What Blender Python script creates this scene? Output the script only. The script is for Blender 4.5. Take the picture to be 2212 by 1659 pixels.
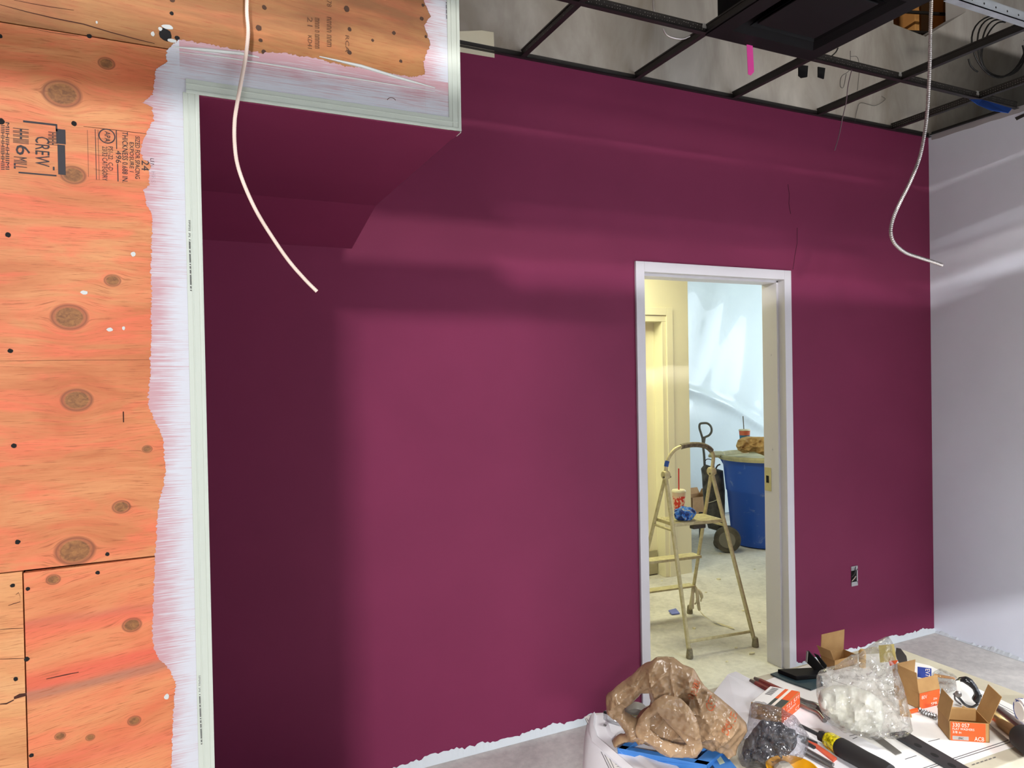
import bpy, bmesh, math, random
import numpy as np
from mathutils import Vector, Matrix

random.seed(7)
rng = np.random.default_rng(11)
SC = bpy.context.scene
COL = SC.collection
for o in list(bpy.data.objects):
    bpy.data.objects.remove(o)

# ------------------------------------------------------------------ camera
IW, IH = 2212, 1659
FPX, YAW, PITCH, ROLL, ZC = 1537.33, 25.3615, 0.6596, 1.0537, 1.6316
_y, _p, _r = (math.radians(a) for a in (YAW, PITCH, ROLL))
FW = Vector((math.sin(_y) * math.cos(_p), math.cos(_y) * math.cos(_p), -math.sin(_p)))
_rt = Vector((math.cos(_y), -math.sin(_y), 0))
_up = _rt.cross(FW)
RT = _rt * math.cos(_r) - _up * math.sin(_r)
UP = _up * math.cos(_r) + _rt * math.sin(_r)
CAM = Vector((0, 0, ZC))
cd = bpy.data.cameras.new('camera')
cam = bpy.data.objects.new('camera', cd)
COL.objects.link(cam)
cd.sensor_width = 36.0
cd.lens = FPX * 36.0 / IW
cd.clip_start = 0.02
m = Matrix((RT, UP, -FW)).transposed().to_4x4()
m.translation = CAM
cam.matrix_world = m
SC.camera = cam

# ------------------------------------------------------------------ world, lights, exposure
W = bpy.data.worlds.new('world')
SC.world = W
W.use_nodes = True
W.node_tree.nodes['Background'].inputs[0].default_value = (0.75, 0.82, 1.0, 1)
W.node_tree.nodes['Background'].inputs[1].default_value = 0.05
SC.view_settings.view_transform = 'Standard'
SC.view_settings.look = 'None'
SC.view_settings.gamma = 1.0
SC.view_settings.use_curve_mapping = False
SC.view_settings.exposure = 0.25


def area(name, loc, target, sx, sy, power, col, spread=180):
    l = bpy.data.lights.new(name, 'AREA')
    l.shape = 'RECTANGLE'
    l.size, l.size_y = sx, sy
    l.energy = power
    l.color = col
    l.spread = math.radians(spread)
    o = bpy.data.objects.new(name, l)
    o.location = loc
    o.rotation_euler = (Vector(target) - Vector(loc)).to_track_quat('-Z', 'Y').to_euler()
    COL.objects.link(o)
    return o


# daylight from the shop front far behind the photographer
area('shopfront_daylight', (-3.6, -6.6, 2.85), (0.6, 2.0, 1.3), 3.2, 1.5, 120, (0.80, 0.87, 1.0))
# flood work light hung behind the photographer, to the left
area('work_light', (-3.75, -6.3, 4.4), (0.8, 2.8, 1.3), 0.9, 0.05, 600, (1.0, 0.97, 0.97))
area('work_light', (1.0, -3.0, 3.5), (1.4, 2.8, 2.2), 0.4, 0.03, 125, (1.0, 0.93, 0.88))
# overhead light above the table, and one added to brighten the right wall
area('overhead_light', (1.3, 0.6, 3.02), (1.3, 0.601, 0.0), 0.6, 0.6, 6.5, (1.0, 0.97, 0.94), 80)
area('overhead_light', (3.65, -0.9, 3.02), (3.65, -0.899, 0.0), 0.6, 1.2, 150, (0.95, 0.98, 1.0), 115)
# unseen lamp added above the grid to brighten the bare upper wall
area('plenum_fill', (2.6, 0.1, 3.16), (2.6, 2.85, 3.75), 2.4, 0.06, 4.5, (1.0, 0.93, 0.82), 60)
# lamps in the room behind the doorway
area('hall_light', (2.75, 3.95, 2.66), (2.8, 4.0, 0.0), 1.2, 0.5, 33, (1.0, 0.97, 0.62))
area('hall_daylight', (6.9, 4.2, 1.9), (5.3, 6.2, 1.3), 1.2, 1.4, 40, (0.76, 0.89, 1.0))
# lamp inside the roof void
area('void_lamp', (4.5, 3.75, 4.2), (4.3, 3.2, 3.7), 0.3, 0.3, 35, (1.0, 0.62, 0.22))


# ------------------------------------------------------------------ helpers
def at(u, v, ax, val):
    """point of the place that lies on plane ax = val in the direction of photo pixel u, v"""
    d = FW + RT * ((u - IW / 2) / FPX) - UP * ((v - IH / 2) / FPX)
    i = 'xyz'.index(ax)
    t = (val - CAM[i]) / d[i]
    return CAM + d * t


class MB:
    def __init__(s):
        s.v, s.f = [], []

    def add(s, vs, fs):
        b = len(s.v)
        s.v.extend([tuple(x) for x in vs])
        s.f.extend([tuple(i + b for i in f) for f in fs])
        return s

    def frame(s, O, X, Y, Z):
        """box spanned by three edge vectors from corner O"""
        O, X, Y, Z = map(Vector, (O, X, Y, Z))
        vs = [O, O + X, O + X + Y, O + Y, O + Z, O + X + Z, O + X + Y + Z, O + Y + Z]
        fs = [(0, 3, 2, 1), (4, 5, 6, 7), (0, 1, 5, 4), (1, 2, 6, 5), (2, 3, 7, 6), (3, 0, 4, 7)]
        if X.cross(Y).dot(Z) < 0:
            fs = [f[::-1] for f in fs]
        return s.add(vs, fs)

    def box(s, a, b):
        return s.frame(a, (b[0] - a[0], 0, 0), (0, b[1] - a[1], 0), (0, 0, b[2] - a[2]))

    def tube(s, pts, r, n=8, caps=True):
        pts = [Vector(p) for p in pts]
        rs = r if isinstance(r, (list, tuple)) else [r] * len(pts)
        rings = []
        prev = None
        for i, p in enumerate(pts):
            a = pts[max(i - 1, 0)]
            b = pts[min(i + 1, len(pts) - 1)]
            t = (b - a).normalized()
            if prev is None:
                u = t.orthogonal().normalized()
            else:
                u = prev - t * prev.dot(t)
                u = u.normalized() if u.length > 1e-6 else t.orthogonal().normalized()
            prev = u
            w = t.cross(u)
            rings.append([p + (u * math.cos(k * math.tau / n) + w * math.sin(k * math.tau / n)) * rs[i] for k in range(n)])
        vs = [v for rg in rings for v in rg]
        fs = []
        for i in range(len(pts) - 1):
            for k in range(n):
                k2 = (k + 1) % n
                fs.append((i * n + k, i * n + k2, (i + 1) * n + k2, (i + 1) * n + k))
        if caps:
            fs.append(tuple(range(n))[::-1])
            fs.append(tuple((len(pts) - 1) * n + k for k in range(n)))
        return s.add(vs, fs)

    def prism(s, poly, ext):
        """polygon (3D points, planar) extruded by vector ext"""
        n = len(poly)
        poly = [Vector(p) for p in poly]
        e = Vector(ext)
        vs = poly + [p + e for p in poly]
        nrm = Vector((0, 0, 0))
        for i in range(n):
            nrm += poly[i].cross(poly[(i + 1) % n])
        fs = [tuple(range(n)), tuple(range(2 * n - 1, n - 1, -1))]
        for i in range(n):
            j = (i + 1) % n
            fs.append((j, i, i + n, j + n))
        if nrm.dot(e) > 0:
            fs = [f[::-1] for f in fs]
        return s.add(vs, fs)

    def lathe(s, c, prof, n=24, sx=1.0, sy=1.0, ax=None):
        """profile (r, z) turned about a vertical axis through c (or about ax)"""
        c = Vector(c)
        if ax is None:
            A, B, Z = Vector((1, 0, 0)), Vector((0, 1, 0)), Vector((0, 0, 1))
        else:
            Z = Vector(ax).normalized()
            A = Z.orthogonal().normalized()
            B = Z.cross(A)
        vs, fs = [], []
        for r, z in prof:
            for k in range(n):
                a = k * math.tau / n
                vs.append(c + A * (r * math.cos(a) * sx) + B * (r * math.sin(a) * sy) + Z * z)
        for i in range(len(prof) - 1):
            for k in range(n):
                k2 = (k + 1) % n
                fs.append((i * n + k, i * n + k2, (i + 1) * n + k2, (i + 1) * n + k))
        fs.append(tuple(range(n))[::-1])
        fs.append(tuple((len(prof) - 1) * n + k for k in range(n)))
        return s.add(vs, fs)

    def build(s, name, mat, parent=None, smooth=False, origin=None, bevel=0.0):
        V = np.array(s.v, dtype=float)
        if parent is not None:
            o0 = world_loc(parent)
        elif origin is not None:
            o0 = Vector(origin)
        else:
            mn, mx = V.min(0), V.max(0)
            o0 = Vector(((mn[0] + mx[0]) / 2, (mn[1] + mx[1]) / 2, mn[2]))
        V = V - np.array(o0)
        me = bpy.data.meshes.new(name)
        me.from_pydata(V.tolist(), [], s.f)
        me.update()
        if bevel:
            bm = bmesh.new()
            bm.from_mesh(me)
            bmesh.ops.remove_doubles(bm, verts=bm.verts, dist=1e-6)
            bmesh.ops.bevel(bm, geom=[e for e in bm.edges if e.is_manifold and e.calc_face_angle(0) > 0.5], offset=bevel, segments=2, affect='EDGES', profile=0.6)
            bm.to_mesh(me)
            bm.free()
        if smooth:
            me.polygons.foreach_set('use_smooth', [True] * len(me.polygons))
            try:
                me.set_sharp_from_angle(angle=math.radians(50 if smooth is True else smooth))
            except Exception:
                pass
        me.materials.append(mat)
        o = bpy.data.objects.new(name, me)
        COL.objects.link(o)
        if parent is not None:
            o.parent = parent
        else:
            o.location = o0
        return o


def world_loc(o):
    l = Vector(o.location)
    while o.parent:
        o = o.parent
        l = l + Vector(o.location)
    return l


def thing(name, loc, label=None, cat=None, group=None, kind=None):
    o = bpy.data.objects.new(name, None)
    o.empty_display_size = 0.05
    COL.objects.link(o)
    o.location = loc
    return tag(o, label, cat, group, kind)


def tag(o, label=None, cat=None, group=None, kind=None):
    if label: o['label'] = label
    if cat: o['category'] = cat
    if group: o['group'] = group
    if kind: o['kind'] = kind
    return o


def structure(o):
    return tag(o, kind='structure')


# --- text laid into a parallelogram: O = lower left of the text, U = along it, V = its height
def text(s, O, U, V, mat, parent, name='lettering', lift=0.0004):
    O, U, V = Vector(O), Vector(U), Vector(V)
    cu = bpy.data.curves.new('t', 'FONT')
    cu.body = s
    cu.resolution_u = 2
    cu.align_x = 'LEFT'
    ob = bpy.data.objects.new('t', cu)
    COL.objects.link(ob)
    bpy.context.view_layer.update()
    me = bpy.data.meshes.new_from_object(ob.evaluated_get(bpy.context.evaluated_depsgraph_get()))
    bpy.data.objects.remove(ob)
    bpy.data.curves.remove(cu)
    n = len(me.vertices)
    co = np.zeros(n * 3)
    me.vertices.foreach_get('co', co)
    co = co.reshape(-1, 3)
    mn, mx = co.min(0), co.max(0)
    a = (co[:, 0] - mn[0]) / max(mx[0] - mn[0], 1e-6)
    b = (co[:, 1] - mn[1]) / max(mx[1] - mn[1], 1e-6)
    N = U.cross(V).normalized() * lift
    o0 = world_loc(parent)
    P = np.array(O + N - o0)[None] + a[:, None] * np.array(U)[None] + b[:, None] * np.array(V)[None]
    me.vertices.foreach_set('co', P.ravel())
    me.update()
    me.name = name
    me.materials.clear()
    me.materials.append(mat)
    o = bpy.data.objects.new(name, me)
    COL.objects.link(o)
    o.parent = parent
    return o


# --- crumpled sheet or bag: an outline on a plane, puffed to both sides and creased
def inside(P, poly):
    x, y = P[:, 0], P[:, 1]
    r = np.zeros(len(P), bool)
    n = len(poly)
    for i in range(n):
        x1, y1 = poly[i]
        x2, y2 = poly[(i + 1) % n]
        c = ((y1 > y) != (y2 > y))
        with np.errstate(divide='ignore', invalid='ignore'):
            xi = (x2 - x1) * (y - y1) / (y2 - y1 + 1e-12) + x1
        r ^= c & (x < xi)
    return r


def nearest(P, poly):
    best = np.full(len(P), 1e9)
    bp = P.copy()
    n = len(poly)
    for i in range(n):
        a = np.array(poly[i])
        b = np.array(poly[(i + 1) % n])
        d = b - a
        t = np.clip(((P - a) @ d) / (d @ d + 1e-12), 0, 1)
        q = a + t[:, None] * d
        ds = np.linalg.norm(P - q, axis=1)
        k = ds < best
        best[k] = ds[k]
        bp[k] = q[k]
    return best, bp


def creases(P, seed, freq, n=7, sharp=1.0):
    """crumple field: cells with sharp ridges between them, at three sizes, stretched along the folds"""
    r = np.random.default_rng(seed)
    lo, hi = P.min(0), P.max(0)
    out = np.zeros(len(P))
    for k in range(3):
        cell = 5.0 / freq / (1.9 ** k)
        an = r.uniform(0, math.pi)
        R2 = np.array([[math.cos(an), -math.sin(an)], [math.sin(an), math.cos(an)]])
        Q = (P @ R2) * np.array([1.0, .36])
        Q = Q + cell * .35 * np.sin(Q[:, ::-1] / cell * 1.7 + r.uniform(0, 6, 2))
        ql, qh = Q.min(0) - cell, Q.max(0) + cell
        m_ = int(min(max(np.prod((qh - ql) / cell), 6), 260))
        S = r.uniform(0, 1, (m_, 2)) * (qh - ql) + ql
        hs = r.uniform(-.6, .6, m_)
        d = np.linalg.norm(Q[:, None] - S[None], axis=2) / cell
        ii = np.argsort(d, axis=1)[:, :2]
        d1 = np.take_along_axis(d, ii[:, :1], 1)[:, 0]
        d2 = np.take_along_axis(d, ii[:, 1:2], 1)[:, 0]
        e = np.clip(d2 - d1, 0, 1)
        out += ((1 - e) ** (1 + sharp) - .4 + hs[ii[:, 0]] * e) / (1.7 ** k)
    for k in range(5):
        an = r.uniform(0, math.pi)
        d_, e_ = np.array([math.cos(an), math.sin(an)]), np.array([-math.sin(an), math.cos(an)])
        w_ = math.pi * freq / 5.0 * r.uniform(.5, 1.1)
        ph = P @ d_ * w_ + 1.1 * np.sin(P @ e_ * w_ * .45 + r.uniform(0, 6)) + r.uniform(0, 6)
        gate = np.clip(.5 + np.sin(P @ e_ * w_ * .6 + r.uniform(0, 6)) * np.sin(P @ d_ * w_ * .35 + r.uniform(0, 6)), 0, 1)
        out += .75 * gate * (1 - np.abs(np.sin(ph))) ** 5
    return out / 1.7


def puff(outline, base, nrm, thick, step=0.006, amp=0.006, freq=60, seed=1, holes=(), flat=False, lean=None, up=None, power=.5, sharp=1.0):
    """outline: list of 3D points on the plane (base, nrm); holes likewise"""
    N = Vector(nrm).normalized()
    E2 = (Vector(up) if up is not None else Vector((0, 0, 1)))
    E2 = (E2 - N * E2.dot(N)).normalized()
    E1 = E2.cross(N)
    base = Vector(base)
    to2 = lambda p: ((Vector(p) - base).dot(E1), (Vector(p) - base).dot(E2))
    po = [to2(p) for p in outline]
    ho = [[to2(p) for p in h] for h in holes]
    A = np.array(po)
    mn, mx = A.min(0) - step, A.max(0) + step
    nx, ny = int((mx[0] - mn[0]) / step) + 1, int((mx[1] - mn[1]) / step) + 1
    cx = mn[0] + (np.arange(nx) + .5) * step
    cy = mn[1] + (np.arange(ny) + .5) * step
    CC = np.stack(np.meshgrid(cx, cy, indexing='ij'), -1).reshape(-1, 2)
    ok = inside(CC, po)
    for h in ho:
        ok &= ~inside(CC, h)
    ok = ok.reshape(nx, ny)
    cnt = np.zeros((nx + 1, ny + 1), int)
    for dx in (0, 1):
        for dy in (0, 1):
            cnt[dx:nx + dx, dy:ny + dy] += ok
    ids = -np.ones((nx + 1, ny + 1), int)
    use = cnt > 0
    ids[use] = np.arange(use.sum())
    gx = mn[0] + np.arange(nx + 1) * step
    gy = mn[1] + np.arange(ny + 1) * step
    P = np.stack(np.meshgrid(gx, gy, indexing='ij'), -1)[use]
    border = (cnt[use] < 4)
    d, q = nearest(P, po)
    for h in ho:
        d2, q2 = nearest(P, h)
        k = d2 < d
        d[k] = d2[k]
        q[k] = q2[k]
    snap = border & (d < step * 1.5)
    P[snap] = q[snap]
    d[border] = 0
    dm = max(d.max(), 1e-6)
    prof = np.clip(d / (dm * .75), 0, 1)
    th = thick * (1 - (1 - prof) ** 2) ** power
    fade = np.clip(d / (step * 3), 0, 1)
    cr1 = creases(P, seed, freq, sharp=sharp) * amp * fade
    cr2 = creases(P, seed + 50, freq, sharp=sharp) * amp * fade
    bnd = creases(P, seed + 90, freq * .3) * amp * 1.2
    b3 = np.array(base)
    e1, e2, n3 = np.array(E1), np.array(E2), np.array(N)
    mid = b3 + P[:, :1] * e1 + P[:, 1:] * e2 + (bnd[:, None] * n3)
    if lean is not None:
        mid = mid + n3 * lean(P)[:, None]
    F = mid + n3 * (th + cr1)[:, None]
    B = mid - n3 * (th - cr2 if not flat else np.full(len(P), .0006) * fade)[:, None]
    nV = len(P)
    bmap = np.where(border, np.arange(nV), np.arange(nV) + nV)
    vs = np.concatenate([F, B])
    vs[:nV][border] = mid[border]
    fs = []
    for i, j in zip(*np.nonzero(ok)):
        a, b, c, e = ids[i, j], ids[i + 1, j], ids[i + 1, j + 1], ids[i, j + 1]
        fs.append((a, b, c, e))
        fs.append((bmap[e], bmap[c], bmap[b], bmap[a]))
    keep = np.zeros(2 * nV, bool)
    for f in fs:
        for i in f:
            keep[i] = True
    re = -np.ones(2 * nV, int)
    re[keep] = np.arange(keep.sum())
    mb = MB()
    mb.v = [tuple(x) for x in vs[keep]]
    mb.f = [tuple(int(re[i]) for i in f) for f in fs]
    return mb


# ------------------------------------------------------------------ materials
def nn(nt, t, **kw):
    n = nt.nodes.new(t)
    for k, v in kw.items():
        setattr(n, k, v)
    return n


class NT:
    def __init__(s, name):
        s.m = bpy.data.materials.new(name)
        s.m.use_nodes = True
        s.t = s.m.node_tree
        s.b = s.t.nodes['Principled BSDF']
        s.out = s.t.nodes['Material Output']

    def L(s, a, b):
        s.t.links.new(a, b)

    def put(s, sock, v):
        if isinstance(v, bpy.types.NodeSocket):
            s.L(v, sock)
        else:
            sock.default_value = v

    def m_(s, op, a, b=None, c=None, clamp=False):
        n = nn(s.t, 'ShaderNodeMath', operation=op, use_clamp=clamp)
        for i, x in enumerate((a, b, c)):
            if x is not None:
                s.put(n.inputs[i], x)
        return n.outputs[0]

    def sep(s, v):
        n = nn(s.t, 'ShaderNodeSeparateXYZ')
        s.L(v, n.inputs[0])
        return n.outputs

    def comb(s, x, y, z):
        n = nn(s.t, 'ShaderNodeCombineXYZ')
        for i, q in enumerate((x, y, z)):
            s.put(n.inputs[i], q)
        return n.outputs[0]

    def pos(s):
        return nn(s.t, 'ShaderNodeNewGeometry').outputs['Position']

    def noise(s, vec, scale, detail=4, rough=.55, dist=0.0):
        n = nn(s.t, 'ShaderNodeTexNoise')
        if vec is not None:
            s.L(vec, n.inputs['Vector'])
        n.inputs['Scale'].default_value = scale
        n.inputs['Detail'].default_value = detail
        n.inputs['Roughness'].default_value = rough
        n.inputs['Distortion'].default_value = dist
        return n.outputs['Fac']

    def ramp(s, f, stops, interp='LINEAR'):
        n = nn(s.t, 'ShaderNodeValToRGB')
        n.color_ramp.interpolation = interp
        el = n.color_ramp.elements
        while len(el) < len(stops):
            el.new(.5)
        for e, (p_, c) in zip(el, stops):
            e.position = p_
            e.color = (*c, 1) if len(c) == 3 else c
        s.L(f, n.inputs[0])
        return n.outputs[0]

    def mix(s, f, a, b, blend='MIX'):
        n = nn(s.t, 'ShaderNodeMix', data_type='RGBA', blend_type=blend)
        s.put(n.inputs[0], f)
        for i, x in ((6, a), (7, b)):
            s.put(n.inputs[i], (*x, 1) if isinstance(x, tuple) and len(x) == 3 else x)
        return n.outputs[2]

    def bump(s, h, strength=.3, dist=.002):
        n = nn(s.t, 'ShaderNodeBump')
        n.inputs['Strength'].default_value = strength
        n.inputs['Distance'].default_value = dist
        s.L(h, n.inputs['Height'])
        s.L(n.outputs[0], s.b.inputs['Normal'])


def lin(r, g, b):
    f = lambda c: (c / 255 / 12.92) if c / 255 <= .04045 else ((c / 255 + .055) / 1.055) ** 2.4
    return (f(r), f(g), f(b))


def mat(name, rgb, rough=.5, metal=0.0, var=.12, vscale=9.0, bump=0.0, bscale=120.0, spec=.5, rgb2=None, trans=0.0, alpha=1.0, emit=None):
    t = NT(name)
    c = lin(*rgb)
    c2 = lin(*rgb2) if rgb2 else tuple(x * (1 - var * 2) for x in c)
    tc = nn(t.t, 'ShaderNodeTexCoord').outputs['Object']
    f = t.noise(tc, vscale, 5)
    t.L(t.ramp(f, [(.3, c2), (.65, c)]), t.b.inputs['Base Color'])
    t.b.inputs['Roughness'].default_value = rough
    t.b.inputs['Metallic'].default_value = metal
    t.b.inputs['Specular IOR Level'].default_value = spec
    t.b.inputs['Transmission Weight'].default_value = trans
    t.b.inputs['Alpha'].default_value = alpha
    if emit:
        t.b.inputs['Emission Color'].default_value = (*lin(*emit[0]), 1)
        t.b.inputs['Emission Strength'].default_value = emit[1]
    if bump:
        t.bump(t.noise(tc, bscale, 4), bump, .002)
    return t.m


def crumple(t, tc, sc):
    w = nn(t.t, 'ShaderNodeTexNoise')
    w.inputs['Scale'].default_value = sc * .6
    t.L(tc, w.inputs['Vector'])
    va = nn(t.t, 'ShaderNodeVectorMath', operation='MULTIPLY_ADD')
    t.L(w.outputs['Color'], va.inputs[0])
    va.inputs[1].default_value = (1.2 / sc,) * 3
    t.L(tc, va.inputs[2])
    h = None
    for k, s_ in enumerate((sc, sc * 2.3)):
        v = nn(t.t, 'ShaderNodeTexVoronoi', feature='DISTANCE_TO_EDGE')
        v.inputs['Scale'].default_value = s_
        t.L(va.outputs[0], v.inputs['Vector'])
        x = t.m_('MULTIPLY', t.m_('MINIMUM', v.outputs['Distance'], .5), 1.0 / (1 + k * 1.2))
        h = x if h is None else t.m_('ADD', h, x)
    return h


def film(name, tint, body=.15, rough=.12, bscale=40, gloss=.06):
    """thin clear plastic: mostly see-through, a milky part and a shiny skin"""
    t = NT(name)
    tr = nn(t.t, 'ShaderNodeBsdfTransparent')
    tr.inputs[0].default_value = (*lin(*tint), 1)
    df = nn(t.t, 'ShaderNodeBsdfDiffuse')
    df.inputs[0].default_value = (*lin(*tint), 1)
    gl = nn(t.t, 'ShaderNodeBsdfGlossy')
    gl.inputs['Roughness'].default_value = rough
    tc = nn(t.t, 'ShaderNodeTexCoord').outputs['Object']
    nz = crumple(t, tc, bscale)
    bp = nn(t.t, 'ShaderNodeBump')
    bp.inputs['Strength'].default_value = .8
    bp.inputs['Distance'].default_value = .01
    t.L(nz, bp.inputs['Height'])
    for q in (df, gl):
        t.L(bp.outputs[0], q.inputs['Normal'])
    m1 = nn(t.t, 'ShaderNodeMixShader')
    t.put(m1.inputs[0], t.m_('MULTIPLY', nz, body * 2))
    t.L(tr.outputs[0], m1.inputs[1])
    t.L(df.outputs[0], m1.inputs[2])
    lw = nn(t.t, 'ShaderNodeLayerWeight')
    lw.inputs[0].default_value = .35
    t.L(bp.outputs[0], lw.inputs['Normal'])
    fac = t.m_('ADD', t.m_('MULTIPLY', lw.outputs['Fresnel'], .35), gloss, clamp=True)
    m2 = nn(t.t, 'ShaderNodeMixShader')
    t.L(fac, m2.inputs[0])
    t.L(m1.outputs[0], m2.inputs[1])
    t.L(gl.outputs[0], m2.inputs[2])
    t.L(m2.outputs[0], t.out.inputs[0])
    return t.m

# ------------------------------------------------------------------ measured planes of the room (metres)
D, H, XR = 2.853, 3.043, 4.209            # back wall, ceiling grid height, right wall
XD, HD, DW = 2.018, 2.174, 1.017          # door frame: left edge, height, outer width
XO, DP, XH, HH = 0.057, 1.651, 0.653, 2.239   # plywood: opening edge, face, end of the bulkhead, its underside
YM, ZS = 2.47, 2.153
TX = [1.4277 + 0.6096 * k for k in range(-1, 5)]
TY = [2.343, 1.748]


def concrete(name, a, b, scale=3.0):
    t = NT(name)
    p = t.pos()
    f1 = t.noise(p, scale, 8, .65, .6)
    f2 = t.noise(p, scale * 9, 5, .6)
    c = t.ramp(f1, [(.3, lin(*a)), (.7, lin(*b))])
    c = t.mix(.35, c, t.ramp(f2, [(.35, lin(*a)), (.65, lin(*b))]), 'MIX')
    sp = t.noise(p, 70, 2, .5)
    c = t.mix(t.m_('GREATER_THAN', sp, .72), c, lin(225, 222, 212))
    t.L(c, t.b.inputs['Base Color'])
    t.b.inputs['Roughness'].default_value = .8
    t.bump(f2, .25, .003)
    return t.m


def painted(name, rgb, rough=.55, var=.06, bump=.12, scale=1.6, spec=.5):
    t = NT(name)
    p = t.pos()
    c = lin(*rgb)
    f = t.noise(p, scale, 4)
    t.L(t.ramp(f, [(.3, tuple(x * (1 - var * 1.6) for x in c)), (.7, tuple(min(x * (1 + var), 1) for x in c))]), t.b.inputs['Base Color'])
    t.b.inputs['Roughness'].default_value = rough
    t.b.inputs['Specular IOR Level'].default_value = spec
    t.bump(t.noise(p, 260, 3), bump, .001)
    return t.m


M_PURPLE = painted('plum wall paint', (119, 44, 76), .6, .05, spec=.15)
M_RWALL = painted('cool white wall paint', (230, 236, 248), .6, .03)
M_TRIM = painted('white primer', (190, 195, 193), .5, .02)
M_CREAM = painted('cream wall paint', (236, 232, 205), .6, .03)
M_BLUEWHITE = painted('cool white board', (225, 234, 240), .5, .02)
M_FRAME = painted('grey white frame enamel', (205, 203, 210), .4, .02)
M_DECK = painted('dark roof deck', (70, 66, 62), .8, .1)
M_FLOOR = concrete('dusty concrete floor', (184, 182, 178), (230, 227, 220))
M_SHELL = painted('light grey shell wall', (112, 110, 108), .7, .04)


def drywall():
    t = NT('bare taped board')
    p = t.pos()
    s = t.sep(p)
    v = t.comb(t.m_('MULTIPLY', s[0], 3.2), t.m_('MULTIPLY', s[1], 1.0), t.m_('MULTIPLY', s[2], 1.2))
    f = t.noise(v, 1.0, 5, .6, .5)
    c = t.ramp(f, [(.25, lin(128, 118, 106)), (.5, lin(160, 154, 146)), (.75, lin(190, 186, 178))])
    t.L(c, t.b.inputs['Base Color'])
    t.b.inputs['Roughness'].default_value = .85
    return t.m


M_DRYWALL = drywall()


# ------------------------------------------------------------------ floor and walls
structure(MB().box((-5, -7, -.1), (8, 6.5, 0)).build('floor', M_FLOOR))
b = MB()
b.box((-.72, D, 0), (XD + .01, D + .13, H))
b.box((XD + DW - .01, D, 0), (XR + .12, D + .13, H))
b.box((XD + .01, D, HD - .01), (XD + DW - .01, D + .13, H))
wall_back = structure(b.build('wall_back', M_PURPLE))
structure(MB().box((XR, -7, 0), (XR + .12, D, H + .012)).build('wall_right', M_RWALL))

# the wall goes on, bare, above the ceiling grid; a ragged hole in it shows the framing
hole = [at(1930, 52, 'y', D), at(1999, 79, 'y', D), at(2086, 26, 'y', D), at(2090, -60, 'y', D), at(1925, -60, 'y', D)]
ZT = 4.6
poly = [(.5, D, H), (7.5, D, H), (7.5, D, ZT), (hole[2].x, D, ZT), tuple(hole[2]), tuple(hole[1]), tuple(hole[0]), (hole[0].x, D, ZT), (.5, D, ZT)]
structure(MB().prism(poly, (0, .13, 0)).build('wall_back_upper', M_DRYWALL))
M_PATCH = painted('cream joint compound', (214, 208, 184), .8, .03)
pp = [at(990, 68, 'y', D), at(1040, 66, 'y', D), at(1066, 70, 'y', D), at(1068, 125, 'y', D), at(990, 112, 'y', D)]
MB().prism([(p_.x, D - .002, p_.z) for p_ in pp], (0, .0015, 0)).build('compound_patch', M_PATCH, bpy.data.objects['wall_back_upper'])

# shell behind the photographer
structure(MB().box((-5.1, -7, 0), (-5, 3, 4.5)).build('wall_left', M_SHELL))
structure(MB().box((-5, -7.1, 0), (8, -7, 4.5)).build('wall_front', M_SHELL))
structure(MB().box((-5, -7, 4.6), (8, 6.5, 4.7)).build('ceiling', M_DECK))
structure(MB().box((-5, 1.68, 0), (-1.5, 1.8, 4.5)).build('wall_left_return', M_SHELL))
structure(MB().box((XR + 3, -7, 0), (XR + 3.1, D, 4.5)).build('wall_right_beyond', M_SHELL))

# unseen bars and panel behind the photographer, added to shape light bands on the walls
structure(MB().box((-5, -1.005, 3.09), (XR, -.995, 3.20)).box((-5, -1.005, 3.212), (XR, -.995, 3.235)).box((-5, -1.005, 3.247), (XR, -.995, 4.0)).build('light_blocker_1', M_SHELL))
structure(MB().box((-5, -1.02, 2.95), (XR, -.98, 3.02)).box((-.56, -1.02, 1.92), (2.35, -.98, 2.95)).build('light_blocker_2', M_DECK))

# bulkhead box over the niche (its underside kicks down against the back wall)
prof = [(1.669, HH), (YM, HH), (D - .001, ZS), (D - .001, 3.30), (1.669, 3.30)]
structure(MB().prism([(-.6, y_, z_) for y_, z_ in prof], (XH + .6, 0, 0)).build('wall_bulkhead', M_PURPLE))
structure(MB().box((-1.6, 1.669, 0), (XO, 1.77, HH)).build('wall_niche_front', M_PURPLE))
structure(MB().box((-.72, 1.77, 0), (-.6, D, HH)).build('wall_niche_side', M_PURPLE))

# ragged unpainted foot of the walls
M_RAW = painted('raw dusty board', (205, 212, 216), .9, .06, .4)


def ragged_foot(name, p0, p1, hgt, out, seed):
    r = np.random.default_rng(seed)
    p0, p1 = Vector(p0), Vector(p1)
    n = int((p1 - p0).length / .012)
    mb = MB()
    base = .0
    for i in range(n + 1):
        p_ = p0.lerp(p1, i / n)
        base = .75 * base + r.normal() * .004
        h = max(hgt + base + abs(r.normal()) * .004, .006)
        o_ = Vector(out)
        mb.v += [tuple(p_ + o_ * .014), tuple(p_ + o_ * .003 + Vector((0, 0, h))), tuple(p_ + Vector((0, 0, h - .002))), tuple(p_)]
        if i:
            a = 4 * i
            mb.f += [(a - 4, a, a + 1, a - 3), (a - 3, a + 1, a + 2, a - 2)]
    mb.f += [(3, 0, 1, 2), (4 * n, 4 * n + 3, 4 * n + 2, 4 * n + 1)]
    return structure(mb.build(name, M_RAW))


ragged_foot('baseboard_back', (-.6, D, .001), (XD, D, .001), .03, (0, -1, 0), 3)
ragged_foot('baseboard_back_corner', (XD + DW, D, .001), (XR, D, .001), .03, (0, -1, 0), 4)
ragged_foot('baseboard_right', (XR, D, .001), (XR, -1, .001), .012, (-1, 0, 0), 5)

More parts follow.
